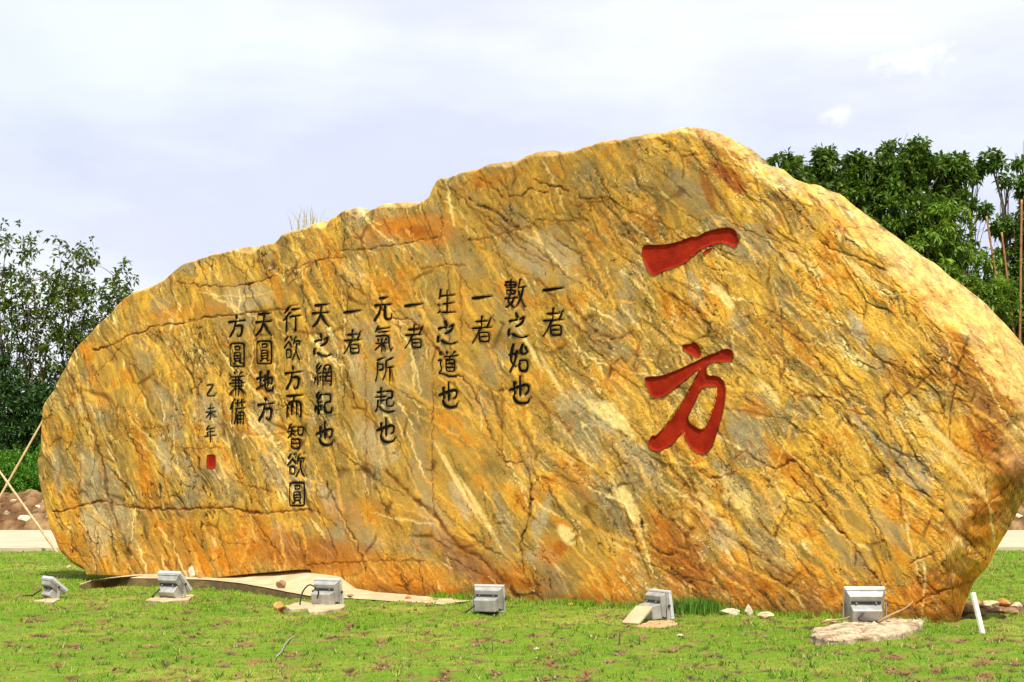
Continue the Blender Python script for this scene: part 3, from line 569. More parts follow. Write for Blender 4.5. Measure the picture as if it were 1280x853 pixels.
# --- traced fractures: points in photo pixels, half width, depth (m), colour, strength
CR = [
 ([(66, 640), (80, 638), (92, 637), (98, 633), (110, 630), (133, 627), (150, 631), (175, 635), (190, 637), (225, 637), (262, 635), (290, 634), (310, 640), (330, 642), (352, 640), (385, 637), (400, 641)], 2.0, .045, brown, .9),
 ([(115, 437), (132, 435), (148, 428), (158, 420), (180, 415), (192, 409), (205, 406), (222, 406), (235, 402), (262, 396), (290, 394), (320, 391), (352, 387), (372, 380)], 2.0, .045, brown, .9),
 ([(118, 470), (130, 458), (140, 448), (150, 433), (157, 421)], 1.0, .02, dark, .6),
 ([(222, 352), (250, 358), (290, 358), (318, 354), (345, 345), (365, 337), (395, 326), (412, 323), (432, 322)], 1.3, .03, dark, .8),
 ([(350, 366), (365, 352), (380, 337), (395, 327)], 1.0, .02, dark, .6),
 ([(410, 312), (412, 325), (420, 338), (421, 345), (430, 350), (445, 361), (462, 371), (475, 384), (482, 395)], 1.5, .03, brown, .8),
 ([(425, 314), (455, 312), (480, 308), (500, 306), (520, 301), (546, 298)], 1.4, .035, dark, .75),
 ([(507, 308), (515, 325), (530, 337), (545, 334), (560, 330), (582, 333)], 1.2, .025, dark, .7),
 ([(490, 398), (510, 399), (520, 405), (530, 416), (540, 428), (555, 448), (575, 470), (590, 486), (601, 508), (610, 535), (622, 560), (632, 577)], 1.8, .035, brown, .9),
 ([(632, 577), (645, 580), (655, 578), (660, 590), (663, 610), (664, 628), (662, 645), (655, 665), (650, 680), (653, 700), (656, 716)], 1.6, .04, dark, .85),
 ([(586, 248), (598, 258), (615, 262), (628, 272), (640, 284), (650, 287)], 1.9, .05, dark, .95),
 ([(585, 299), (608, 299), (630, 292), (650, 287), (663, 282), (672, 276), (695, 276), (735, 275)], 1.3, .025, brown, .75),
 ([(603, 266), (620, 282), (635, 293), (650, 310), (670, 321), (682, 326)], 1.3, .03, dark, .8),
 ([(600, 224), (612, 230), (620, 238), (630, 246)], 1.5, .035, dark, .9),
 ([(668, 224), (685, 232), (700, 234), (712, 240)], 1.6, .035, dark, .8),
 ([(636, 246), (650, 246), (665, 236), (680, 242), (688, 240)], 1.5, .03, dark, .8),
 ([(722, 246), (735, 249), (750, 248), (762, 262), (775, 275), (786, 291)], 1.6, .04, dark, .9),
 ([(718, 258), (745, 257), (755, 268), (765, 285), (776, 308)], 1.2, .02, brown, .6),
 ([(620, 315), (640, 335), (660, 345), (687, 360)], 1.1, .02, dark, .6),
 ([(825, 360), (850, 375), (870, 390), (885, 405), (905, 425), (913, 436)], 1.7, .035, brown, .8),
 ([(708, 372), (730, 400), (750, 418), (765, 424), (776, 422), (790, 415)], 2.2, .02, brown, .7),
 ([(762, 470), (764, 455), (775, 448), (785, 455)], 2.0, .01, brown, .6), ([(784, 414), (796, 425), (797, 445), (792, 460)], 2.0, .01, brown, .5),
 ([(428, 448), (437, 480), (445, 505), (460, 522), (476, 536)], 1.4, .03, dark, .75),
 ([(541, 482), (541, 520), (540, 560), (541, 615), (543, 642)], 1.2, .025, dark, .7),
 ([(456, 440), (457, 500), (458, 560), (458, 620), (461, 652)], 1.0, .015, dark, .5),
 ([(575, 340), (577, 400), (576, 425)], 1.6, .01, brown, .5), ([(628, 470), (627, 520), (627, 570)], 1.2, .02, dark, .5),
 ([(318, 425), (318, 475)], 1.1, .01, dark, .4), ([(248, 470), (248, 512), (249, 585)], 1.1, .015, dark, .5), ([(278, 495), (280, 545)], 1.1, .015, dark, .5),
 ([(483, 590), (500, 605), (520, 626), (542, 642), (556, 662), (575, 685), (600, 697), (615, 712), (636, 732), (650, 752)], 4.0, .04, brown, .75),
 ([(407, 603), (415, 620), (426, 642), (434, 658), (446, 680), (450, 690), (458, 715)], 1.7, .03, dark, .8),
 ([(315, 645), (325, 660), (340, 680), (355, 700)], 1.6, .025, brown, .8),
 ([(297, 602), (310, 608), (330, 612), (340, 616)], 1.3, .02, brown, .7), ([(225, 560), (250, 561), (275, 559)], 1.2, .015, brown, .6),
 ([(178, 535), (200, 535), (215, 531)], 1.2, .015, brown, .6), ([(380, 706), (400, 705), (440, 703), (480, 701), (530, 701)], 1.4, .02, brown, .7), ([(284, 679), (320, 679)], 1.1, .015, brown, .6),
 ([(63, 558), (68, 551), (75, 549), (84, 553), (92, 566), (100, 580), (101, 600), (97, 618)], 1.6, .02, brown, .6), ([(76, 585), (73, 600), (74, 620), (84, 635)], 2.0, .01, rust, .5),
 ([(92, 540), (98, 552), (105, 558), (115, 560)], 1.3, .02, brown, .5), ([(86, 465), (100, 490), (112, 525), (120, 550), (130, 582), (134, 615), (141, 640), (152, 668), (163, 695)], 2.4, .03, dark, .6),
 ([(90, 672), (91, 690)], 1.5, .03, dark, .8), ([(142, 570), (138, 555), (150, 545), (166, 541)], 1.1, .01, brown, .5),
 ([(917, 574), (925, 568), (932, 564), (945, 575), (960, 583), (975, 586), (985, 575), (995, 578), (1005, 590), (1016, 602), (1026, 618), (1034, 634)], 1.7, .035, brown, .85),
 ([(990, 598), (1002, 610), (1014, 624), (1028, 640), (1042, 655), (1055, 669), (1066, 680), (1076, 695), (1085, 712), (1097, 724)], 2.0, .05, brown, .9),
 ([(874, 588), (885, 597), (903, 596), (918, 591)], 1.5, .03, brown, .8),
 ([(1122, 578), (1138, 600), (1150, 612), (1165, 623)], 2.2, .05, dark, .95), ([(1177, 639), (1190, 655), (1198, 666), (1212, 677), (1222, 690), (1233, 699)], 2.2, .05, dark, .85),
 ([(1168, 655), (1190, 668), (1212, 688)], 1.6, .0, cream, .8),
 ([(1143, 764), (1145, 755), (1160, 745), (1180, 738), (1197, 733), (1218, 726)], 1.7, .045, brown, .9), ([(1148, 728), (1160, 730), (1168, 736), (1173, 742)], 1.5, .03, dark, .8), ([(1138, 704), (1150, 697), (1170, 690)], 1.5, .03, dark, .8), ([(1143, 765), (1150, 778)], 1.3, .02, rust, .7),
 ([(1214, 414), (1206, 434), (1201, 450), (1194, 472), (1180, 470), (1165, 467), (1152, 476), (1144, 484), (1134, 492), (1126, 497), (1111, 490), (1105, 500), (1106, 515), (1112, 530)], 2.3, .02, brown, .75),
 ([(985, 487), (1000, 495), (1031, 496), (1052, 504), (1060, 515), (1061, 528)], 2.2, .02, brown, .75), ([(965, 440), (978, 445), (981, 455), (976, 475)], 1.6, .02, rust, .7),
 ([(1052, 492), (1066, 510), (1080, 530), (1098, 550), (1120, 565), (1144, 572), (1160, 590)], 2.6, .04, srgb(110, 100, 78), .85),
 ([(1195, 480), (1188, 510), (1186, 548), (1200, 560), (1219, 571), (1240, 592)], 1.5, .03, dark, .75),
 ([(785, 655), (793, 670), (798, 690)], 1.8, .04, dark, .8), ([(800, 645), (802, 662), (810, 678), (822, 689), (836, 695), (842, 692)], 2.2, .05, dark, .9),
 ([(862, 600), (880, 640), (905, 668), (940, 690), (975, 712), (992, 722)], 1.8, .03, dark, .6), ([(1004, 236), (1024, 255), (1044, 275), (1058, 290), (1078, 306)], 1.8, .05, dark, .7),
 ([(1024, 300), (1040, 312), (1059, 318), (1080, 326), (1110, 340), (1130, 352)], 1.8, .05, dark, .65), ([(1060, 285), (1085, 284), (1100, 288)], 1.6, .03, brown, .7),
 ([(1118, 328), (1135, 342), (1157, 358), (1172, 373), (1184, 388), (1215, 415), (1240, 445), (1268, 478)], 2.0, .05, brown, .7),
 ([(970, 400), (990, 420), (1015, 440), (1030, 462)], 1.6, .03, dark, .65), ([(985, 415), (1000, 425), (1012, 428)], 2.0, .03, dark, .7), ([(1045, 470), (1058, 492)], 1.4, .03, dark, .7),
 ([(955, 285), (985, 310), (1005, 330), (1015, 345)], 1.5, .03, dark, .6), ([(880, 215), (895, 240), (910, 262), (925, 290)], 1.4, .02, dark, .45), ([(975, 240), (1000, 268), (1020, 290)], 1.6, .04, dark, .6),
 ([(1135, 640), (1160, 655), (1180, 670)], 1.4, .02, dark, .5), ([(1240, 470), (1262, 500), (1275, 530)], 1.8, .03, dark, .6), ([(1200, 500), (1230, 530), (1255, 560)], 1.5, .03, brown, .6), ([(1215, 650), (1240, 625), (1262, 605)], 1.6, .03, brown, .6),
 ([(830, 575), (850, 600), (868, 625)], 1.4, .02, brown, .6), ([(765, 300), (790, 330), (805, 360)], 1.2, .02, dark, .5), ([(725, 320), (735, 345), (745, 355)], 1.0, .02, dark, .5),
 ([(672, 500), (700, 525), (712, 540)], 1.2, .02, brown, .5), ([(700, 420), (715, 440), (735, 465), (755, 480)], 1.3, .02, dark, .5), ([(722, 410), (745, 430), (768, 455)], 1.1, .02, dark, .4),
 ([(735, 485), (740, 500), (742, 525)], 1.2, .0, pale, .9), ([(715, 520), (735, 512), (760, 500)], 1.2, .0, pale, .9), ([(730, 530), (750, 532), (765, 526)], 1.2, .0, pale, .9),
 ([(345, 318), (350, 340), (348, 355), (352, 372)], 2.4, .02, orange, .8), ([(480, 275), (487, 292), (500, 305)], 1.4, .03, dark, .5), ([(440, 285), (450, 300), (458, 308)], 1.6, .03, dark, .5),
 ([(555, 250), (572, 262), (583, 275), (585, 296)], 1.6, .03, cream, .6), ([(1210, 595), (1222, 625), (1218, 660)], 1.5, .02, brown, .5), ([(213, 437), (225, 430), (235, 425), (240, 415)], 1.0, .01, rust, .6), ([(280, 428), (295, 432), (283, 420), (265, 418)], 1.6, .01, orange, .7),
]
wj = U + 2.2 * noise(U / 9, Vp / 9, 441) + 1.2 * noise(U / 4, Vp / 4, 443); wk = Vp + 2.2 * noise(U / 9, Vp / 9, 442) + 1.2 * noise(U / 4, Vp / 4, 444)
deep = np.zeros(U.shape)
for pts, hw, dep, cc, k in CR:
    d = poly_dist(wj, wk, pts, 14)
    vary = 0.65 + 0.5 * noise(U / 12, Vp / 12, int(pts[0][0]))
    if cc is brown or cc is dark:                                  # iron stain that seeps from a fracture
        C = cmix(C, orange * .85, ss(9, 1.0, d) * 0.30 * vary)
    C = cmix(C, cc * (.75 if cc is brown else 1), ss(hw * 0.9, hw * 0.25, d) * min(1, k * 1.15) * np.clip(vary * 1.15, .45, 1))
    deep = np.maximum(deep, 0.24 * dep * ss(hw * 1.3, hw * 0.2, d) * vary)
    H = H + 0.03 * dep * ss(hw * 5, hw * 1.5, d) * ss(0, hw * 1.5, d) * 0.6
H = H - deep
C = cmix(C, brown * 0.6, np.maximum(crease * 0.6, crease2 * 0.45))
C = cmix(C, dark, np.maximum(ck * 0.85, ck2 * 0.75))
C = cmix(C, dark, ss(0.55, 0.85, mott + 0.3 * fine) * 0.30)
C = cmix(C, srgb(120, 84, 40), ss(.22, .02, Z - .06 * lowN0) * .6)      # darker brown along the foot
C = cmix(C, cream, ss(0.35, 0.8, fine + 0.3 * mott) * 0.30 * (0.5 + rough_zone))
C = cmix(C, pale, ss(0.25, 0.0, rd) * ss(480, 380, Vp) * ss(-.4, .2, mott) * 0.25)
C = cmix(C, np.array([.70, .46, .16]), bevR * ss(1.0, .9, t) * (0.42 + .5 * streak))  # sunlit look of the upper right bevel, painted into the stone colour
C *= (1 + 0.24 * fine + 0.20 * mott + 0.14 * grain * (1 - .5 * SMOOTH) + 0.16 * grain2 * (1 - .4 * SMOOTH))[..., None]
lum = (C @ np.array([.3, .6, .1]))[..., None]
C = C * (np.clip(lum, .02, 1) / .30) ** 0.34                # stone contrast
sat = (C @ np.array([.3, .6, .1]))[..., None]; C = sat + (C - sat) * 1.02
C = C * np.array([1.0, .965, .98])
C = C * (1 - .22 * ss(.1, .6, 1 - np.hypot((U - 730) / 260, (Vp - 250) / 130)) * (1 + .6 * lowB))[..., None]   # the browner upper middle
C = np.clip(C * 0.735, 0.006, 0.85)
fold = ss(0.0, 0.14, rd)
OFF = OFF + H * (0.15 + 0.85 * fold) * (rd > 0)
# notch fillets of the back
NB = 46
vb = np.linspace(0, 1, NB)[:, None]
SB = np.broadcast_to(sc_[None, :], (NB, NC)); ZB = zbot[None, :] * (1 - vb) + ztop[None, :] * vb
rb = poly_dist(SB, ZB, rim); rb[-1, :] = 0; rb[0, (sc_ < lS[-1]) | (sc_ > rS[-1])] = 0
OB = -2.1 * (1 - np.exp(-rb * 1.25)) * (1 + 0.12 * fbm(SB / 1.4, ZB / 1.2, 4, 450)) - 0.02 * noise(SB * 4, ZB * 4, 451) * (rb > 0)

# --- big red characters are cut deep into the face
def P2(lst, ox, oy, k=4.267): return [(ox + x / k, oy + y / k) for x, y in lst]
YI = P2([(12, 685), (28, 666), (90, 668), (150, 665), (210, 650), (262, 628), (285, 622), (305, 628), (345, 600), (400, 585), (470, 573), (505, 585), (520, 612), (527, 650), (520, 674), (505, 680), (480, 670), (440, 655), (400, 662), (350, 682), (318, 694), (302, 712), (290, 728), (272, 728), (268, 748), (240, 762), (200, 785), (130, 805), (100, 820), (80, 832), (55, 822), (38, 792), (20, 750), (12, 715)], 800, 150)
FLECK = P2([(330, 712), (352, 695), (372, 683), (392, 684), (378, 700), (355, 716), (338, 720)], 800, 150)
DOT = P2([(225, 358), (232, 346), (270, 344), (290, 330), (310, 345), (318, 370), (328, 390), (324, 410), (300, 413), (270, 400), (240, 380)], 800, 350)
FANG = P2([(22, 520), (60, 518), (110, 515), (200, 482), (300, 435), (360, 405), (420, 385), (440, 370), (485, 370), (499, 392), (497, 438), (440, 440), (400, 438), (370, 446), (354, 462), (356, 515), (405, 510), (440, 530), (458, 572), (456, 640), (446, 700), (425, 770), (405, 840), (385, 890), (365, 915), (340, 934), (310, 925), (270, 893), (245, 858), (232, 800), (190, 862), (150, 892), (105, 916), (75, 912), (42, 890), (52, 850), (68, 826), (80, 838), (110, 810), (180, 720), (240, 628), (300, 515), (328, 462), (250, 530), (160, 600), (118, 630), (70, 630), (52, 605), (36, 560)], 800, 350)
HOLE = P2([(332, 575), (370, 566), (412, 570), (402, 640), (377, 715), (345, 790), (318, 803), (245, 750), (282, 680), (315, 605)], 800, 350)
def smooth_closed(p, it=2):
    p = np.array(p)
    for _ in range(it):
        q = np.roll(p, -1, 0); p = np.stack([0.75 * p + 0.25 * q, 0.25 * p + 0.75 * q], 1).reshape(-1, 2)
    return p
YI, FLECK, DOT, FANG, HOLE = [smooth_closed(p, 2) for p in (YI, FLECK, DOT, FANG, HOLE)]
SEAL = smooth_closed(P2([(890, 296), (900, 292), (930, 292), (938, 298), (939, 362), (930, 367), (896, 366), (889, 360)], 50, 500), 1)
cutd = np.zeros(U.shape)
for pl, hole, dep in ((YI, None, .024), (DOT, None, .024), (FANG, HOLE, .024), (SEAL, None, .012), (FLECK, None, .015)):
    ins = inside(U, Vp, pl)
    if hole is not None: ins &= ~inside(U, Vp, hole)
    d = poly_dist(U, Vp, np.vstack([pl, pl[:1]]), 60)
    if hole is not None: d = np.minimum(d, poly_dist(U, Vp, np.vstack([hole, hole[:1]]), 60))
    cutd = np.maximum(cutd, np.where(ins, dep * ss(0, 1.8, d), 0))
incut = cutd > 0
OFF = OFF - H * (0.15 + 0.85 * fold) * ss(0, .03, cutd) * 0.85 - cutd

# ---- small black characters: strokes in a unit box (x right, y down)
SILK = [[(.22, 0), (.05, .2), (.27, .24)], [(.36, .1), (.04, .46), (.36, .44)], [(.2, .46), (.2, .97)], [(.06, .62), (.0, .86)], [(.33, .6), (.38, .78)]]
GL = {
 'one': [[(0, .75), (.5, .5), (1, .25)]],
 'zhe': [[(.2, .2), (.82, .17)], [(.52, 0), (.5, .4)], [(1, .06), (.9, .25), (.8, .4)], [(.02, .45), (1, .4)], [(.42, .45), (.25, .72), (.0, 1)], [(.4, .62), (.9, .6), (.95, .8), (.9, .96), (.42, .96), (.4, .62)], [(.48, .77), (.82, .76)]],
 'shu': [[(.28, 0), (.28, .5)], [(.03, .1), (.55, .08), (.53, .27), (.05, .29), (.03, .1)], [(-.02, .19), (.6, .18)], [(.08, .38), (.5, .37), (.5, .5), (.1, .52), (.08, .38)], [(0, .68), (.6, .65)], [(.25, .52), (.12, .78), (.45, 1)], [(.48, .62), (.3, .88), (.02, 1)], [(.76, .0), (.66, .3)], [(.68, .28), (1, .25)], [(.92, .27), (.8, .65), (.55, .98)], [(.68, .42), (.8, .7), (1, .98)]],
 'zhi': [[(.40, 0), (.50, .20)], [(.08, .32), (.48, .25)], [(.62, .26), (.84, .12), (.80, .28), (.62, .46), (.40, .54)], [(.05, .66), (.0, .90), (.12, .84)], [(.25, .85), (.45, .95), (.75, 1), (1, .92)]],
 'shi': [[(.22, 0), (.12, .3), (.08, .6), (.36, .82)], [(.4, .25), (.3, .62), (.05, 1)], [(0, .38), (.45, .33)], [(.7, 0), (.56, .27), (.72, .37), (.95, .3)], [(.85, .1), (.97, .28)], [(.56, .6), (.92, .57), (1, .76), (.9, .97), (.6, .98), (.53, .78), (.56, .6)]],
 'ye': [[(.0, .5), (.25, .42), (.82, .28), (.95, .36), (.92, .55), (.74, .66)], [(.22, .22), (.25, .66)], [(.5, 0), (.52, .7)], [(.2, .72), (.3, .93), (.6, 1), (.9, .96), (1, .8)]],
 'sheng': [[(.16, 0), (.12, .3), (.04, .38)], [(.15, .27), (.95, .22)], [(.55, .05), (.56, .96)], [(.3, .62), (.92, .56)], [(.02, .62), (.12, .68)], [(0, 1), (.12, .93)], [(.25, .97), (1, .96)]],
 'dao': [[(.05, .05), (.16, .14)], [(0, .35), (.16, .32), (.08, .5), (.2, .66), (.03, .86)], [(.03, .86), (.3, .9), (.6, 1), (1, .97)], [(.42, 0), (.5, .1)], [(.86, 0), (.74, .12)], [(.3, .21), (1, .16)], [(.64, .18), (.6, .3)], [(.42, .33), (.9, .31), (.9, .8), (.42, .8), (.42, .33)], [(.42, .48), (.9, .47)], [(.42, .64), (.9, .63)]],
 'yuan': [[(.3, .05), (.75, 0)], [(.05, .35), (.95, .3)], [(.38, .35), (.3, .65), (.0, 1)], [(.64, .33), (.6, .8), (.75, .97), (1, .9), (1, .72)]],
 'qi': [[(.2, 0), (.03, .22)], [(.2, .1), (.85, .05)], [(.2, .24), (.8, .2)], [(.08, .4), (.85, .34), (.85, .7), (.98, 1), (1.03, .85)], [(.42, .5), (.42, 1)], [(.08, .68), (.74, .65)], [(.18, .5), (.28, .6)], [(.68, .48), (.58, .6)], [(.38, .7), (.04, .95)], [(.48, .7), (.7, .92)]],
 'suo': [[(.1, .1), (.45, .0)], [(.12, .2), (.12, .6), (0, 1)], [(.12, .28), (.44, .26), (.44, .5), (.14, .52)], [(.97, .0), (.6, .14)], [(.62, .14), (.62, .6), (.42, .95)], [(.62, .42), (1, .38)], [(.85, .4), (.86, 1)]],
 'qi2': [[(.1, .18), (.5, .15)], [(.3, 0), (.3, .62)], [(0, .38), (.55, .34)], [(.3, .52), (.5, .5)], [(.14, .5), (.12, .75), (0, .97)], [(.12, .7), (.4, .9), (.7, 1), (1, .95)], [(.6, .14), (.92, .12), (.92, .4), (.62, .42), (.6, .7), (.8, .78), (.98, .7), (.98, .58)]],
 'tian': [[(.15, .05), (.88, .0)], [(0, .4), (.92, .35)], [(.52, .03), (.48, .4), (.3, .75), (0, 1)], [(.5, .45), (.7, .75), (1, 1)]],
 'wang': SILK + [[(.5, 1), (.5, .08), (1, .05), (1, .95), (.9, 1)], [(.62, .2), (.67, .34)], [(.88, .18), (.81, .34)], [(.55, .42), (.95, .41)], [(.73, .42), (.73, .56)], [(.6, .6), (.93, .58)], [(.63, .6), (.63, .82), (.93, .81)]],
 'ji': SILK + [[(.56, .1), (.95, .08), (.95, .42), (.6, .45), (.57, .8), (.72, .93), (1, .88), (1, .7)]],
 'xing': [[(.32, 0), (.05, .24)], [(.36, .22), (0, .55)], [(.2, .42), (.2, 1)], [(.5, .08), (.95, .05)], [(.42, .38), (1, .33)], [(.76, .35), (.76, .97), (.65, .93)]],
 'yu': [[(.2, .0), (.03, .2)], [(.38, 0), (.5, .16)], [(.28, .2), (0, .5)], [(.3, .22), (.5, .45)], [(.14, .56), (.42, .54), (.44, .88), (.14, .9), (.14, .56)], [(.7, .0), (.58, .3)], [(.62, .2), (1, .18), (.92, .35)], [(.78, .3), (.75, .6), (.5, 1)], [(.76, .55), (.85, .8), (1, 1)]],
 'fang': [[(.45, 0), (.52, .15)], [(0, .3), (1, .22)], [(.42, .3), (.35, .62), (.05, 1)], [(.4, .48), (.88, .45), (.84, .8), (.68, 1), (.52, .9)]],
 'er': [[(0, .05), (1, .0)], [(.5, .03), (.42, .27)], [(.03, 1), (.07, .3), (.95, .27), (.96, .95), (.86, .98)], [(.36, .32), (.34, .88)], [(.66, .32), (.66, .88)]],
 'zhi2': [[(.2, 0), (.05, .2)], [(.12, .12), (.5, .1)], [(0, .3), (.55, .27)], [(.28, .12), (.25, .38), (.02, .55)], [(.3, .38), (.5, .5)], [(.66, .12), (1, .1), (.98, .42), (.68, .45), (.66, .12)], [(.25, .62), (.8, .6), (.8, 1), (.25, 1), (.25, .62)], [(.27, .8), (.78, .79)]],
 'yuan2': [[(.0, .12), (.08, .01), (.92, .0), (1, .1), (1, .9), (.92, 1), (.08, 1), (0, .9), (0, .12)], [(.34, .14), (.66, .12), (.66, .28), (.34, .3), (.34, .14)], [(.28, .42), (.72, .4), (.74, .76), (.28, .78), (.28, .42)], [(.3, .54), (.72, .53)], [(.3, .66), (.72, .65)], [(.36, .8), (.22, .9)], [(.66, .8), (.8, .9)]],
 'di': [[(0, .36), (.42, .28)], [(.22, .05), (.22, .76)], [(0, .88), (.42, .7)], [(.42, .46), (.95, .26), (.93, .58), (.82, .62)], [(.7, .0), (.7, .72)], [(.52, .2), (.52, .85), (.7, 1), (1, .95), (1, .75)]],
 'jian': [[(.3, 0), (.4, .1)], [(.77, 0), (.64, .12)], [(.1, .2), (.9, .16)], [(.15, .34), (.82, .32), (.82, .62)], [(0, .48), (1, .45)], [(.15, .62), (.82, .6)], [(.42, .2), (.42, 1)], [(.62, .2), (.62, 1)], [(.38, .65), (0, .95)], [(.66, .65), (1, .95)]],
 'bei': [[(.28, 0), (0, .4)], [(.17, .25), (.15, 1)], [(.35, .15), (1, .1)], [(.52, .02), (.52, .28)], [(.8, 0), (.8, .26)], [(.38, .38), (1, .34)], [(.45, .38), (.42, .75), (.3, 1)], [(.53, 1), (.54, .52), (.95, .5), (.95, .97), (.88, 1)], [(.54, .67), (.95, .66)], [(.54, .82), (.95, .81)], [(.74, .5), (.74, 1)]],
 'yi': [[(.1, .1), (.85, .05), (.4, .5), (.05, .85), (.3, 1), (.95, .95), (1, .75)]],
 'wei': [[(.25, .25), (.8, .2)], [(.0, .5), (1, .45)], [(.5, 0), (.52, 1), (.4, .9)], [(.48, .5), (0, .9)], [(.55, .5), (1, .85)]],
 'nian': [[(.35, 0), (.1, .25)], [(.25, .17), (.85, .13)], [(.22, .38), (.8, .35)], [(.25, .4), (.22, .62)], [(0, .64), (1, .58)], [(.56, .15), (.56, 1)]],
}
TXT = [('one', 679.5, 359, 704, 365), ('zhe', 679.5, 386, 704, 421), ('shu', 632, 350, 657, 385), ('zhi', 636, 392, 659.5, 423), ('shi', 637, 431, 661, 465), ('ye', 638, 471, 663, 505),
       ('one', 591, 369.5, 614, 374.5), ('zhe', 591, 396, 614, 429), ('sheng', 548, 362.5, 569, 392), ('zhi', 547.5, 402, 571, 431), ('dao', 549, 440, 572, 471), ('ye', 550, 478.5, 573, 510),
       ('one', 506.5, 379, 527.5, 384), ('zhe', 507, 406.5, 528.5, 436), ('yuan', 468.5, 372, 490, 401), ('qi', 469, 408.5, 490, 440), ('suo', 470, 448, 491.5, 477), ('qi2', 470, 485.5, 493, 516), ('ye', 472, 523, 494.5, 553.5),
       ('one', 431, 387.5, 451, 392), ('zhe', 430.5, 413, 451, 443), ('tian', 391.5, 381, 412.5, 409), ('zhi', 393, 418, 414, 446), ('wang', 394, 455, 415, 482), ('ji', 394.5, 491, 415.5, 519), ('ye', 396, 528, 417, 557),
       ('xing', 355, 385, 375.5, 414.5), ('yu', 356, 421.5, 376, 450.5), ('fang', 357.5, 458.5, 377, 487), ('er', 359, 494, 378, 522), ('zhi2', 360, 531, 380, 561), ('yu', 360, 568, 381.5, 596), ('yuan2', 363, 603.5, 381.5, 632.5),
       ('tian', 320.7, 392, 340.6, 420), ('yuan2', 322, 426.5, 340.3, 455), ('di', 321.5, 464.5, 342, 489.5), ('fang', 323, 498, 342.5, 526),
       ('fang', 287, 395, 306, 422), ('yuan2', 288.5, 429.5, 306, 458.5), ('jian', 288, 466, 306, 494.5), ('bei', 288, 500, 306.5, 530), ('yi', 258.5, 480.5, 269.6, 496), ('wei', 258, 506.5, 269.5, 525), ('nian', 257, 533, 269.5, 553)]
def smooth_open(p, it=2):
    p = np.array(p, float)
    if len(p) < 3: return p
    closed = np.allclose(p[0], p[-1])
    for _ in range(it):
        q = [p[0]]
        for a_, b_ in zip(p[:-1], p[1:]): q += [a_ * .78 + b_ * .22, a_ * .22 + b_ * .78]
        q.append(p[-1])
        p = np.array(q)
    return p
rs = random.Random(4)
glyphs = []
for key, x0, y0, x1, y1 in TXT:
    st = []
    for pl in GL[key]:
        p = smooth_open(pl)
        p = np.stack([x0 + p[:, 0] * (x1 - x0) + 0.35 * (rs.random() - .5), y0 + p[:, 1] * (y1 - y0) + 0.35 * (rs.random() - .5)], -1)
        st.append(p)
    big = len(GL[key]) >= 7 or x1 - x0 < 13
    glyphs.append((key, st, (1.12 if big else 1.45) * (x1 - x0 + 12) / 34))
shal = np.zeros(U.shape)
for key, st, hw in glyphs:
    for p in st:
        d = poly_dist(U, Vp, p, 5)
        shal = np.maximum(shal, 0.014 * ss(hw + 1.0, hw * .5, d))
OFF = OFF - shal * (~incut)

# boulder mesh
XF = rock_xyz(S, Z, OFF)
XB = rock_xyz(SB, ZB, OB)
VF = XF.reshape(-1, 3); VBk = XB[:-1].reshape(-1, 3)
base_b = len(VF)
Ff = grid_faces(NR, NC)
i = np.arange(NB - 2)[:, None] * NC + np.arange(NC - 1)[None, :] + base_b
Fb = np.stack([i, i + NC, i + NC + 1, i + 1], -1).reshape(-1, 4)
lastb = base_b + (NB - 2) * NC; lastf = (NR - 1) * NC; j = np.arange(NC - 1)
Ft = np.stack([lastb + j, lastf + j, lastf + j + 1, lastb + j + 1], -1)
Fu = np.stack([base_b + j, base_b + j + 1, j + 1, j], -1)
CBk = C[np.clip((vb[:-1, 0] * (NR - 1)).astype(int), 0, NR - 1)]
BO = np.array([P0[0], P0[1], 0.0])
boulder = empty('boulder', BO)
tag(boulder, 'huge golden brown boulder carved with red and black characters standing on the lawn', 'boulder')
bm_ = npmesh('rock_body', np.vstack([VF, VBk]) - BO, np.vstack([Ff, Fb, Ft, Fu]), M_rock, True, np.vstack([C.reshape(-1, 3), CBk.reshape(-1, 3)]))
link('rock_body', bm_, boulder)

# sampling the finished face, to lay the paint into the cuts
def face_point(px, py, lift):
    s, z = rock_sz(px, py, FACE - 0.01)
    ci = np.clip(np.interp(s, sc_, np.arange(NC)), 0, NC - 1.001); c0 = ci.astype(int); fc = ci - c0
    zb = np.interp(s, sc_, zbot); zt = np.interp(s, sc_, ztop)
    ri = np.clip((z - zb) / (zt - zb) * (NR - 1), 0, NR - 1.001); r0 = ri.astype(int); fr = ri - r0
    o = (OFF[r0, c0] * (1 - fc) + OFF[r0, c0 + 1] * fc) * (1 - fr) + (OFF[r0 + 1, c0] * (1 - fc) + OFF[r0 + 1, c0 + 1] * fc) * fr
    # look along the same ray at the true depth so that mark and cut coincide
    s2, z2 = rock_sz(px, py, 0.0)
    k = o / FACE; sA, zA = s2, z2
    sF, zF = rock_sz(px, py, FACE)
    s3 = sA + (sF - sA) * k; z3 = zA + (zF - zA) * k
    return rock_xyz(s3, z3, o + lift)
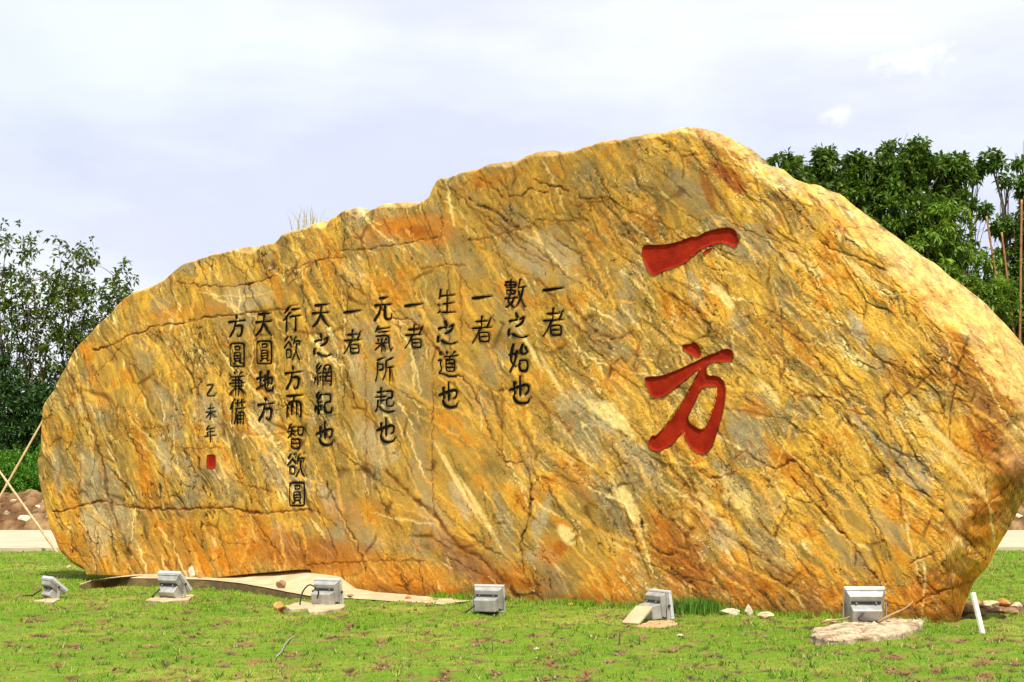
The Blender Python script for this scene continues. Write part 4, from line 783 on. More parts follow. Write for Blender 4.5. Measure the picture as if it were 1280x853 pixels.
def paint_patch(name, polys, holes, mat, lift, step, label=None):
    Vv, Ff_ = [], []
    for pl in polys:
        pts = [Vector(p) for p in pl]; edges = [(k, (k + 1) % len(pl)) for k in range(len(pl))]
        for h in holes:
            b0 = len(pts); pts += [Vector(p) for p in h]; edges += [(b0 + k, b0 + (k + 1) % len(h)) for k in range(len(h))]
        lo = pl.min(0); hi = pl.max(0)
        gx_, gy_ = np.meshgrid(np.arange(lo[0] + .5, hi[0], step), np.arange(lo[1] + .5, hi[1], step))
        gx_ = gx_.ravel(); gy_ = gy_.ravel(); k_ = inside(gx_, gy_, pl)
        for h in holes: k_ &= ~inside(gx_, gy_, h)
        pts += [Vector((a_, b_)) for a_, b_ in zip(gx_[k_], gy_[k_])]
        vv, _, ff, _, _, _ = delaunay_2d_cdt(pts, edges, [], 0, 1e-4)
        vv = np.array([tuple(p) for p in vv]); ff = np.array([f for f in ff if len(f) == 3])
        cen = vv[ff].mean(1); k_ = inside(cen[:, 0], cen[:, 1], pl)
        for h in holes: k_ &= ~inside(cen[:, 0], cen[:, 1], h)
        ff = ff[k_]
        Ff_.append(ff + sum(len(a_) for a_ in Vv)); Vv.append(vv)
    vv = np.vstack(Vv); ff = np.vstack(Ff_)
    X = face_point(vv[:, 0], vv[:, 1], lift) - BO
    o = link(name, npmesh(name, X, ff, mat, True), boulder)
    if label: o['label'] = label
    return o
paint_patch('red_character', [YI], [], M_red, 0.014, 1.6, 'broad single red brush stroke, the upper red character')
paint_patch('red_character', [DOT, FANG], [HOLE], M_red, 0.014, 1.6, 'red brush character of several strokes, the lower one')
paint_patch('red_fleck', [FLECK], [], M_red, 0.006, 1.2)
paint_patch('red_seal', [SEAL], [], M_red, 0.008, 1.2, 'small red square seal under the date')
for key, st, hw in glyphs:
    Vv, Fv = [], []; nb_ = 0
    for si, p in enumerate(st):
        # resample
        seg = np.hypot(*np.diff(p, axis=0).T); L_ = np.concatenate([[0], np.cumsum(seg)]); n = max(3, int(L_[-1] / 0.8) + 1)
        tt_ = np.linspace(0, L_[-1], n); q = np.stack([np.interp(tt_, L_, p[:, 0]), np.interp(tt_, L_, p[:, 1])], -1)
        tg = np.gradient(q, axis=0); tg /= np.hypot(tg[:, 0], tg[:, 1])[:, None] + 1e-9
        nm = np.stack([-tg[:, 1], tg[:, 0]], -1)
        wv_ = hw * (0.95 + 0.22 * np.sin(np.linspace(0, 4.5, n) + si * 2.1)) * np.linspace(1.12, .84, n); wv_[0] *= .9; wv_[-1] *= .7
        # round caps
        capA = [q[0] - tg[0] * wv_[0] * math.sin(a) for a in (1.35, .8)]; capB = [q[-1] + tg[-1] * wv_[-1] * math.sin(a) for a in (.8, 1.35)]
        q2 = np.vstack([capA, q, capB]); n2_ = np.vstack([[nm[0]] * 2, nm, [nm[-1]] * 2])
        w2 = np.concatenate([[wv_[0] * math.cos(1.35), wv_[0] * math.cos(.8)], wv_, [wv_[-1] * math.cos(.8), wv_[-1] * math.cos(1.35)]])
        rows = np.stack([q2 - n2_ * w2[:, None], q2, q2 + n2_ * w2[:, None]], 1)
        X = face_point(rows[..., 0].ravel(), rows[..., 1].ravel(), 0.013 + 0.0006 * si)
        Vv.append(X); Fv.append(grid_faces(len(q2), 3, nb_)); nb_ += len(X)
    link('carved_character', npmesh('carved_character', np.vstack(Vv) - BO, np.vstack(Fv), M_black, True), boulder)

# ================================================================ CONCRETE APRON UNDER THE BOULDER'S LEFT FOOT
def apron():
    E = slab_edge
    # densify and roughen the edge
    tE = np.linspace(0, len(E) - 1, 90); P = np.stack([np.interp(tE, np.arange(len(E)), E[:, k]) for k in range(3)], -1)
    P[:, :2] += 0.018 * np.stack([noise(tE * 1.7, tE * 0, 7), noise(tE * 1.7, tE * 0 + 4, 8)], -1)
    depth = 3.6; ris = np.interp(tE, np.arange(len(E)), np.interp(sl_px[:, 0], [150, 215, 300, 345, 365, 385, 480], [0, .03, .13, .20, .14, .01, 0]))
    rows = []
    dfac = np.interp(np.interp(tE, np.arange(len(E)), sl_px[:, 0]), [100, 120, 200], [.04, .25, 1])
    for k in range(40):
        f = k / 39 * depth; Q = P.copy(); Q[:, 0] -= NN[0] * f * dfac; Q[:, 1] -= NN[1] * f * dfac
        Q[:, 2] = P[:, 2] + .012 * fbm(Q[:, 0] * 2.2, Q[:, 1] * 2.2, 3, 19) * min(1, f * 3) + 0.02 * min(1, f) * np.clip(P[:, 2] / .13, 0, 1) + ris * float(ss(0.1, 1.05, f)) + 0.006 * noise(tE * .6 + f, tE * 0 + f * 3, 11)
        if k == 0: Q[:, 2] = P[:, 2] - 0.012
        rows.append(Q)
    T = np.array(rows)
    front = [P - [0, 0, 0.05], P * [1, 1, 0] - [0, 0, 0.12]]
    front[0][:, 2] = np.maximum(P[:, 2] - 0.05 - 0.015 * np.abs(noise(tE * 2, tE * 0, 13)), P[:, 2] * .4)
    front = [T[0] + np.array([NN[0], NN[1], 0]) * 0.0, T[0] + np.array([NN[0] * .012, NN[1] * .012, -0.012]), front[1] + np.array([NN[0] * .02, NN[1] * .02, 0])]
    root = empty('concrete_footing', tuple(P[45][:2]) + (0,))
    tag(root, 'low pale concrete footing under the left foot of the boulder', 'footing')
    o = np.array([P[45][0], P[45][1], 0])
    link('top_surface', npmesh('top_surface', T.reshape(-1, 3) - o, grid_faces(40, 90), M_conc, True), root)
    Fm = np.array(front[1:]); fs = grid_faces(2, 90)[:, ::-1]
    link('edge', npmesh('edge', Fm.reshape(-1, 3) - o, fs, M_concside, True), root)
apron()

# ================================================================ STONES
def stone(name, loc, size, c1, c2, label, cat='stone', group=None, seed=0, flat=0.6, rz=0.0, squash=None, sub=3, mat=None, sink=.25):
    import bmesh
    bm = bmesh.new(); bmesh.ops.create_icosphere(bm, subdivisions=sub, radius=0.5)
    r = random.Random(seed); pl = [(Vector((r.uniform(-1, 1), r.uniform(-1, 1), r.uniform(-1, 1))).normalized(), r.uniform(.30, .42)) for _ in range(10)]
    for vtx in bm.verts:
        p = vtx.co.copy()
        for nrm, d in pl:
            k = p.dot(nrm)
            if k > d: p -= nrm * (k - d) * 0.9
        from mathutils import noise as mn
        p += p.normalized() * 0.05 * mn.noise(p * 5 + Vector((seed, 0, 0)))
        vtx.co = Vector((p.x * size[0], p.y * size[1], (p.z + 0.5 - sink) * size[2]))
    me = bpy.data.meshes.new(name); bm.to_mesh(me); bm.free()
    me.materials.append(mat or simple_mat(name + '_stone', c1, c2, 18, 0.9, bump=0.6, bscale=40))
    o = link(name, me, None, tuple(loc)); o.rotation_euler = (0, 0, rz)
    return tag(o, label, cat, group)
ORs = ((0.42, 0.17, 0.04), (0.62, 0.30, 0.08)); WHs = ((0.44, 0.36, 0.22), (0.68, 0.60, 0.44)); BRs = ((0.20, 0.11, 0.05), (0.38, 0.23, 0.11)); TNs = ((0.45, 0.34, 0.18), (0.66, 0.52, 0.30))
def gpp(x, y, z=0.0): return gp(float(x), float(y), z)
stone('stone', gpp(352, 733, .12), (.17, .13, .11), *BRs, 'brown stone lying on the pale concrete footing', seed=2)
stone('stone', gpp(349, 762), (.17, .12, .13), *ORs, 'orange stone in the grass left of the cable lamp', seed=3, rz=.4)
stone('mortar_lump', gpp(388, 724, .12), (.42, .40, .20), *TNs, 'broken mortar lump where the footing meets the notch of the boulder', 'mortar', seed=81)
stone('stone', gpp(240, 721, .14), (.12, .10, .22), *WHs, 'white pointed stone on the footing above the second lamp', seed=5, sub=3)
stone('stone', gpp(250, 722, .14), (.09, .08, .13), *ORs, 'orange stone just right of the white pointed stone', seed=6)
stone('stone', gpp(216, 718, .14), (.12, .08, .08), *TNs, 'small tan stone on the footing under the boulder, left of the white one', seed=7)
stone('stone', gpp(438, 746, .04), (.10, .07, .05), *BRs, 'dark pebble on the footing right of the cable lamp', seed=8)
stone('stone', gpp(510, 748.5, .02), (.09, .07, .07), *ORs, 'orange pebble near the right tip of the footing', seed=9)
stone('stone', gpp(531, 751, .01), (.07, .06, .06), *TNs, 'tan pebble at the very tip of the footing', seed=10)
stone('stone', gpp(713, 757), (.10, .07, .05), *ORs, 'orange flake at the boulder foot right of the middle lamp', seed=12)
stone('stone', gpp(912, 768), (.26, .14, .10), *WHs, 'flat pale stone at the boulder foot beside the grass clump', seed=13)
stone('stone', gpp(936, 769), (.10, .08, .17), *WHs, 'pointed pale stone between two flat ones at the boulder foot', seed=14)
stone('stone', gpp(958, 772), (.22, .12, .09), *TNs, 'flat tan stone right of the pointed one at the boulder foot', seed=15)
stone('stone', gpp(1037, 778), (.16, .10, .05), *TNs, 'thin tan stone at the boulder foot left of the right lamp', seed=16)
stone('stone', gpp(850, 795), (.07, .05, .03), *WHs, 'small white chip lying alone in the lawn', seed=17)
stone('stone', gpp(670, 812), (.06, .04, .025), *WHs, 'flat cream chip in the lawn below the middle lamp', seed=18)
stone('stone', gpp(671, 824), (.05, .04, .02), *TNs, 'flat tan chip lowest in the lawn below the middle lamp', seed=19)
stone('stone', gpp(86, 712), (.09, .07, .12), *TNs, 'tan upright chip at the left end of the boulder', seed=20)
for k, (x, y, sx) in enumerate([(1207, 766, .3), (1219, 757, .22), (1228, 770, .15), (1236, 760, .28), (1246, 766, .2), (1255, 757, .24), (1262, 767, .22), (1271, 760, .2)]):
    c = [BRs, ORs, BRs, TNs][k % 4]
    stone('stone', gpp(x, y), (sx, sx * .6, sx * .5), *c, ['dark brown stone at the very foot of the boulder in the soil patch', 'orange stone left of the white stake in the soil patch', 'small brown stone just right of the white stake', 'tan stone behind the white stake in the soil patch', 'brown stone in the middle of the soil patch right of the stake', 'orange stone farthest back in the soil patch right of the stake', 'brown stone in front at the right side of the soil patch', 'tan stone at the right edge of the view in the soil patch'][k], group='broken stones behind the white stake', seed=30 + k, rz=k)

# ================================================================ GRASS CLUMPS
def clump(name, base, n, h, spread, colr, label, cat='grass clump', lean=0.5, wid=0.006, dry=0.0, seed=1, up=None):
    r = np.random.default_rng(seed); V, F, Cc = [], [], []
    for k in range(n):
        a = r.random() * 6.283; b = np.array([r.normal() * spread, r.normal() * spread * .7, 0.0]); hh_ = h * (0.5 + 0.6 * r.random()); le = lean * r.random() * hh_
        dirv = np.array([math.cos(a), math.sin(a), 0]); side = np.array([-math.sin(a), math.cos(a), 0]) * wid
        cc = np.array(colr) * (0.7 + 0.6 * r.random())
        if r.random() < dry: cc = np.array([0.5, 0.42, 0.2])
        m0 = b + dirv * le * .25 + [0, 0, hh_ * .55]; tp = b + dirv * le + [0, 0, hh_]
        i0 = len(V); V += [b - side, b + side, m0 - side * .8, m0 + side * .8, tp, tp]; F += [(i0, i0 + 1, i0 + 3, i0 + 2), (i0 + 2, i0 + 3, i0 + 4, i0 + 5)]; Cc += [cc] * 6
    V = np.array(V); V[5::6] += [0.0006, 0, 0]
    o = link(name, npmesh(name, V, np.array(F), M_blade, False, np.array(Cc)), None, tuple(base)); tag(o, label, cat, kind='stuff'); return o
clump('grass_clump', gpp(868, 766), 700, .20, .20, (0.10, 0.22, 0.02), 'round dark green grass clump at the boulder foot right of the fifth lamp', seed=3)
clump('weed', gpp(1118, 772), 26, .28, .05, (0.12, 0.26, 0.03), 'small green weed between the right lamp and the boulder', 'weed', lean=.7, wid=.01, seed=4)
s_, z_ = rock_sz(np.array([384.]), np.array([287.]), 0.0)
tb = rock_xyz(s_, z_ - 0.03, np.array([-0.05]))[0]
clump('grass_tuft', tb, 46, .42, .11, (0.40, 0.42, 0.17), 'dry thin grass tuft growing on top of the boulder', 'grass tuft', lean=.9, wid=.005, dry=.5, seed=6)
s_, z_ = rock_sz(np.array([424.]), np.array([281.]), 0.0)
clump('grass_tuft', rock_xyz(s_, z_ - 0.03, np.array([-0.05]))[0], 10, .14, .05, (0.40, 0.42, 0.17), 'tiny dry grass tuft in the notch of the boulder top', 'grass tuft', lean=.9, wid=.004, dry=.5, seed=7)

# ================================================================ FLOODLIGHTS
LAMPS = []
def floodlight(base, yaw, tilt, size, label, cable=None, sink=0.0):
    """aims along local +Y; tilt lifts the glass to the sky"""
    t = empty('floodlight', base, yaw); tag(t, label, 'floodlight', 'floodlights aimed at the boulder'); LAMPS.append(t)
    W, Hh = 0.44 * size, 0.36 * size
    piv = Vector((0, 0, 0.20 * size))
    M = Matrix.Translation(piv) @ Matrix.Rotation(tilt, 4, 'X')
    q = MB(); fr = 0.035 * size                                   # bezel as a frame of four bars round the glass
    q.box((0, .055 * size, Hh / 2 - fr / 2), (W, .05 * size, fr), M); q.box((0, .055 * size, -Hh / 2 + fr / 2), (W, .05 * size, fr), M)
    q.box((-W / 2 + fr / 2, .055 * size, 0), (fr, .048 * size, Hh - 2 * fr), M); q.box((W / 2 - fr / 2, .055 * size, 0), (fr, .048 * size, Hh - 2 * fr), M)
    q.build('bezel', M_alul, t, bevel=.006)
    q = MB(); q.box((0, .07 * size, 0), (W - 2 * fr, .006, Hh - 2 * fr), M); q.build('glass', M_glass, t)
    q = MB(); q.box((0, .015 * size, 0), (W * .97, .03 * size, Hh * .97), M); q.box((0, -.035 * size, .0), (W * .93, .07 * size, Hh * .90), M, (.86, .80)); q.build('housing', M_alu, t, bevel=.008)
    q = MB(); q.box((0, -.135 * size, -.060 * size), (W * .76, .14 * size, Hh * .54), M, (.95, .90)); q.build('ballast_box', M_alu, t, bevel=.012)
    q = MB()
    q.box((0, -.078 * size, .062 * size), (W * .72, .02 * size, .022 * size), M); q.build('hinge_bar', M_dark, t)
    for sx in (-1, 1):
        q = MB(); q.tube([(sx * W * .24, -.105 * size, .062 * size), (sx * W * .24, -.078 * size, .062 * size)], .010 * size, 8, M); q.build('screw', M_screw, t)
    # U bracket
    q = MB(); z0 = .012
    for sx in (-1, 1):
        q.box((sx * (W / 2 + .012), 0.0, (piv.z + z0) / 2 + .004), (.008, .045 * size, piv.z - z0 + .035))
    q.box((0, 0, z0), (W + .032, .05 * size, .008)); q.build('bracket', M_alu, t, bevel=.002)
    for sx in (-1, 1):
        q = MB(); q.tube([(sx * (W / 2 + .014), 0, piv.z), (sx * (W / 2 + .034), 0, piv.z)], .018 * size, 8); q.build('knob', M_dark, t)
    if cable:
        q = MB(); q.tube(cable, .010, 7); q.build('cable', M_dark, t, smooth=True)
    return t
R = math.radians
def curve(pts, n=14):
    pts = [np.array(p, float) for p in pts]; p = np.array([pts[0]] + pts + [pts[-1]]); out = []
    for k in range(1, len(p) - 2):
        for u in np.linspace(0, 1, n // max(1, len(pts) - 1) + 2)[:-1]:
            out.append(tuple(0.5 * ((2 * p[k]) + (-p[k - 1] + p[k + 1]) * u + (2 * p[k - 1] - 5 * p[k] + 4 * p[k + 1] - p[k + 2]) * u * u + (-p[k - 1] + 3 * p[k] - 3 * p[k + 1] + p[k + 2]) * u ** 3)))
    out.append(tuple(p[-2])); return out
floodlight(gpp(66, 748), R(-52), R(50), .80, 'floodlight farthest left, tilted almost flat on the grass', curve([(-.1, -.12, .12), (-.22, -.2, .03), (-.42, -.12, .02), (-.55, -.2, .01)]))
floodlight(gpp(216, 747, .03) , R(-32), R(42), .92, 'second floodlight from the left, in front of the footing edge', curve([(-.1, -.14, .12), (-.18, -.2, .02), (-.25, -.1, .012)]))
floodlight(gpp(409, 757, .03), R(-26), R(14), .86, 'floodlight with an arched black cable on a broken concrete plate', curve([(-.02, -.2, .10), (.02, -.24, .20), (-.08, -.28, .27), (-.17, -.3, .18), (-.19, -.33, .03), (-.2, -.34, -.03)], 24))
floodlight(gpp(611, 766), R(-18), R(10), .86, 'floodlight in bare grass at the middle of the boulder', curve([(-.1, -.14, .12), (-.2, -.2, .03), (-.26, -.1, .012)]))
floodlight(gpp(823, 776), R(-62), R(8), .90, 'floodlight turned side-on behind a tilted concrete piece', curve([(-.05, -.16, .12), (.0, -.2, .03), (.12, -.2, .015)]))
floodlight(gpp(1081, 779, .05), R(-2), R(22), 1.0, 'floodlight on the rough pale stone pad at the right', curve([(-.05, -.2, .12), (-.1, -.22, .05), (.12, -.16, .03), (.25, -.1, .02)]))

# plates and pads under the lamps
def slab_piece(name, pts_px, h, mat, label, cat, z0=0.0, rough=.012, seed=0, n=60, dome=0.0):
    P = np.array([gp(float(x), float(y), h)[:2] for x, y in pts_px]); c = P.mean(0)
    tE = np.linspace(0, len(P), n, endpoint=False); Pc = np.vstack([P, P[:1]])
    Q = np.stack([np.interp(tE, np.arange(len(P) + 1), Pc[:, k]) for k in range(2)], -1) - c
    nz = noise(tE * 1.9, tE * 0, seed + 3); Q *= (1 + 0.10 * nz * min(1, rough / .012))[:, None]
    V = []; levels = [(1.03, -0.06), (1.0, h * .45), (1.0, h * .8), (.96, h)] + [(f, h + dome * (1 - f * f)) for f in (.8, .6, .4, .2, .02)]
    for li, (f, z) in enumerate(levels):
        zz = np.full(n, z) + (rough * noise(Q[:, 0] * f * 14 + li, Q[:, 1] * f * 14, seed) if li > 1 else 0)
        if li == 1: ff = f * (1 - .06 * np.abs(noise(tE * 3.1, tE * 0 + 2, seed)))[:, None]
        else: ff = f
        V.append(np.concatenate([Q * ff, zz[:, None]], 1))
    V = np.vstack(V); fs = []
    for li in range(len(levels) - 1):
        for k in range(n):
            fs.append((li * n + k, li * n + (k + 1) % n, (li + 1) * n + (k + 1) % n, (li + 1) * n + k))
    me = npmesh(name, V, np.array(fs), mat, False)
    o = link(name, me, None, (c[0], c[1], z0)); tag(o, label, cat); return o
M_pad = simple_mat('rough_mortar', (0.17, 0.10, 0.045), (0.62, 0.50, 0.31), 9, 0.95, bump=0.9, bscale=22)
slab_piece('concrete_plate', [(181, 750), (200, 744), (228, 742), (243, 744), (236, 749), (205, 752)], .03, M_conc, 'thin pale concrete patch under the second lamp from the left', 'concrete plate', seed=1)
slab_piece('concrete_plate', [(356, 757), (375, 752), (400, 754), (430, 753), (432, 758), (405, 763), (386, 764), (384, 760), (360, 760)], .05, M_conc, 'broken concrete plate under the lamp with the arched cable', 'concrete plate', seed=2)
slab_piece('concrete_plate', [(42, 751), (60, 748), (75, 749), (66, 753)], .02, M_conc, 'small concrete patch under the farthest left lamp', 'concrete plate', seed=8)
slab_piece('soil_patch', [(795, 783), (812, 776), (840, 775), (847, 780), (830, 784)], .03, simple_mat('loose_soil', (.3, .17, .06), (.55, .38, .18), 12, .95, bump=.8), 'loose soil around the foot of the fifth lamp', 'soil', seed=3)
slab_piece('stone_pad', [(1012, 793), (1022, 785), (1050, 778), (1100, 774), (1140, 773), (1156, 776), (1148, 784), (1118, 793), (1082, 796), (1035, 799)], .055, M_pad, 'rough pale mortar pad under the rightmost lamp', 'stone pad', rough=.03, seed=5, n=110, dome=.02)
# tilted concrete piece
cp = gpp(797, 780); q = MB()
q.box((0, 0, 0), (.22, .34, .035), Matrix.Translation((0, .02, .09)) @ Matrix.Rotation(R(-38), 4, 'Z') @ Matrix.Rotation(R(30), 4, 'X'))
tag(q.build('concrete_piece', M_conc, None, tuple(cp), .008), 'slanted pale concrete piece leaning left of the fifth lamp', 'concrete piece')

# ================================================================ STICKS, STAKES, BAMBOO
def stick(name, p, q_, r0, r1, mat, label, cat, n=8, seg=6, bend=0.0, knots=0):
    p = np.array(p, float); q_ = np.array(q_, float); d = q_ - p; pts = []; rr = []
    m_ = max(seg, knots * 4)
    for k in range(m_ + 1):
        u = k / m_; pts.append(tuple(d * u + np.array([bend * math.sin(u * 3.14), 0, bend * .4 * math.sin(u * 6)])))
        r = r0 + (r1 - r0) * u
        if knots and k % 4 == 0: r *= 1.22
        rr.append(r)
    mb = MB(); mb.tube(pts, rr, n); return tag(mb.build(name, mat, None, tuple(p), smooth=True), label, cat)
w0 = gpp(1229, 795, -.03); st = at(1216., 741., float(w0[1]) + .1)
q = MB(); dv = Vector(st - w0); Mx = dv.to_track_quat('Z', 'Y').to_matrix().to_4x4(); q.box((0, 0, dv.length / 2), (.055, .03, dv.length), Mx)
tag(q.build('wooden_stake', M_wht, None, tuple(w0), .003), 'white flat stake leaning in the grass right of the boulder', 'stake')
b0 = gpp(73, 693, -.05)
stick('bamboo_pole', b0, at(-30., 548., float(b0[1]) + 1.2), .030, .022, M_bamboo, 'bamboo prop pole leaning up to the left, its foot on the lawn by the path', 'bamboo pole', knots=8)
b1 = gpp(-38, 688, -.05)
stick('bamboo_pole', b1, at(76., 486., float(b1[1]) + .9), .030, .020, M_bamboo, 'bamboo prop pole leaning up to the right behind the boulder, crossing the other', 'bamboo pole', knots=10)
g0 = gpp(774, 806); stick('twig', g0, at(775., 789., float(g0[1])), .009, .006, M_twig, 'short upright dark twig in the lawn', 'twig')
g0 = gpp(797, 806); stick('twig', g0, at(787., 799., float(g0[1]) - .05), .005, .003, M_twig, 'thin twig leaning left, lower of the pair right of the upright twig', 'twig')
stick('twig', g0 + np.array([.02, 0, 0]), at(799., 795., float(g0[1])), .007, .004, M_twig, 'thin twig leaning right beside the leaning left one', 'twig')
g0 = gpp(616, 816); stick('twig', g0, at(615., 800., float(g0[1])), .005, .003, M_twig, 'faint dry stalk in the lawn below the middle lamp', 'twig')
g0 = gpp(1098, 778, .10); stick('dry_branch', g0, at(1141., 752., float(g0[1]) + .1), .017, .008, M_branch, 'dry brown branch sticking out right of the rightmost lamp', 'branch', bend=.03)
g0 = gpp(1098, 775, .10); stick('dry_branch', g0 + np.array([-.62, -.02, -.03]), g0 + np.array([-.30, .05, .03]), .012, .008, M_branch, 'dry twig lying on the stone pad in front of the lamp', 'branch', bend=.02)
wp = [gpp(x, y, .02) for x, y in ((345, 821), (352, 815), (356, 806), (362, 799), (371, 794))]
q = MB(); q.tube([tuple(p - wp[0]) for p in wp], .005, 6); tag(q.build('wire', M_wire, None, tuple(wp[0]), smooth=True), 'thin grey curved wire lying in the lawn', 'wire')

# ================================================================ PATH AND DUG SOIL BEHIND
pz = 0.07
q = MB(); A = [(-60, 35.2), (60, 37.9), (60, 49.0), (-60, 49.4)]
V = [(x, y, pz) for x, y in A] + [(x, y, -.2) for x, y in A]
q.add(V, [(0, 1, 2, 3), (4, 5, 1, 0), (5, 6, 2, 1), (6, 7, 3, 2), (7, 4, 0, 3), (7, 6, 5, 4)])
M_path = simple_mat('path_concrete', (0.40, 0.33, 0.20), (0.50, 0.42, 0.28), 1.2, 0.92, bump=0.2, bscale=20)
tag(q.build('path', M_path), kind='structure')
mx_ = np.linspace(-45, 45, 620); my_ = np.linspace(0, 1, 46)
MX, MT = np.meshgrid(mx_, my_); MY = 49.9 + MT * 5.2
hgt = np.sin(np.clip(MT, 0, 1) * np.pi) ** 0.7
f1_, e_, c_, _, _ = cells(MX / 0.36, MY / 0.34, 900)
MZ = hgt * (1.15 + 0.35 * fbm(MX / 3.2, MY / 2, 3, 910)) + hgt * (0.20 * (c_ - .3) * ss(.0, .2, e_) + 0.16 * fbm(MX / .45, MY / .4, 4, 920)) - .05
MC = cmix(np.broadcast_to(np.array([0.13, 0.066, 0.027]), MX.shape + (3,)), (0.27, 0.165, 0.075), ss(.5, .9, c_)); MC = cmix(MC, (0.035, 0.02, 0.01), ss(.16, 0, e_) * .9)
tag(link('dirt_mound', npmesh('dirt_mound', np.stack([MX, MY, MZ], -1), grid_faces(46, 620), M_soil, False, MC.reshape(-1, 3))), kind='structure')
rr_ = random.Random(9)
def mound_z(x, y):
    ci = np.interp(x, mx_, np.arange(620)); ri = (y - 49.9) / 5.2 * 45
    return float(MZ[int(round(min(max(ri, 0), 45))), int(round(ci))])
proto = None
MST = [(30, .2, .45, 'large pale stone low in the dug soil left of the boulder'), (48, .75, .32, 'pale stone high in the dug soil, left of the boulder end'), (8, .45, .4, 'pale stone in the dug soil at the left edge'),
       (63, .25, .3, 'small pale stone in the dug soil touching the boulder end'), (18, 1.3, .3, 'small pale stone near the top of the left dug soil'), (56, 1.2, .28, 'pale chip at the top of the dug soil under the weed bushes'),
       (1272, .3, .4, 'pale stone at the foot of the dug soil right of the boulder'), (1262, .5, .28, 'small pale stone in the dug soil against the boulder, right'), (1277, 1.1, .42, 'large pale stone high in the dug soil at the right edge')]
for k, (x, dy_, sx, lb) in enumerate(MST):
    yy = 50.2 + dy_; p = at(float(x), 640., yy); p[2] = mound_z(p[0], yy) - .05
    if proto is None:
        proto = o = stone('stone', p, (sx, sx * .7, sx * .6), *WHs, lb, seed=60)
    else:
        o = proto.copy(); col.objects.link(o); o.location = p; o.rotation_euler = (rr_.random(), rr_.random(), k); f = sx / .45; o.scale = (f, f * .9, f * .8)
    o['label'] = lb; o['group'] = 'pale stones in the dug soil beyond the path'

# ================================================================ TREES AND SHRUBS
def leaf_mesh(name, centers, dirs, n_per, length, width, cols, rng, droop=0.6, spread=1.0, jitter=0.0):
    """rosettes of long leaves; each leaf is two triangles folded on the midrib"""
    m_ = len(centers); N_ = m_ * n_per
    c = np.repeat(centers, n_per, 0) + rng.normal(size=(N_, 3)) * jitter; d = np.repeat(dirs, n_per, 0)
    rv = rng.normal(size=(N_, 3)); rv /= np.linalg.norm(rv, axis=1)[:, None]
    dv = d * (1 - spread * .6) + rv * spread; dv[:, 2] -= droop * rng.random(N_) ; dv /= np.linalg.norm(dv, axis=1)[:, None]
    L_ = length * (0.6 + 0.6 * rng.random(N_)); W_ = width * (0.7 + 0.5 * rng.random(N_))
    up = np.array([0, 0, 1.0]) + rng.normal(size=(N_, 3)) * .45
    side = np.cross(dv, up); side /= np.linalg.norm(side, axis=1)[:, None] + 1e-9; nrm = np.cross(side, dv)
    b = c + dv * 0.1 * L_[:, None]; m = b + dv * (L_ * .5)[:, None]; tp = b + dv * L_[:, None] - np.array([0, 0, 1]) * (L_ * .15)[:, None]
    l = m - side * W_[:, None] * .5 + nrm * (W_ * .18)[:, None]; r = m + side * W_[:, None] * .5 + nrm * (W_ * .18)[:, None]
    V = np.stack([b, l, tp, r], 1).reshape(-1, 3); k = np.arange(N_)[:, None] * 4
    F = np.concatenate([k + [0, 1, 2], k + [0, 2, 3]], 0)
    cc = np.repeat(cols, n_per, 0) * (0.7 + 0.6 * rng.random((N_, 1)))
    ye = rng.random(N_) < 0.04; cc[ye] = cc[ye] * [2.2, 1.5, 1.2]
    return V, F, np.repeat(cc, 4, 0)
def limb(mb, p, q_, r0, r1, rng, wob=.12, n=6, seg=7):
    p = np.array(p, float); q_ = np.array(q_, float); L_ = np.linalg.norm(q_ - p); pts = []
    o1 = rng.normal(size=3) * wob * L_ * .35
    for k in range(seg + 1):
        u = k / seg; pts.append(p + (q_ - p) * u + o1 * math.sin(u * math.pi) + rng.normal(size=3) * wob * L_ * .03 * (0 < k < seg) + np.array([0, 0, L_ * .06 * math.sin(u * math.pi)]))
    mb.tube([tuple(a_) for a_ in pts], [r0 + (r1 - r0) * k / seg for k in range(seg + 1)], n); return pts
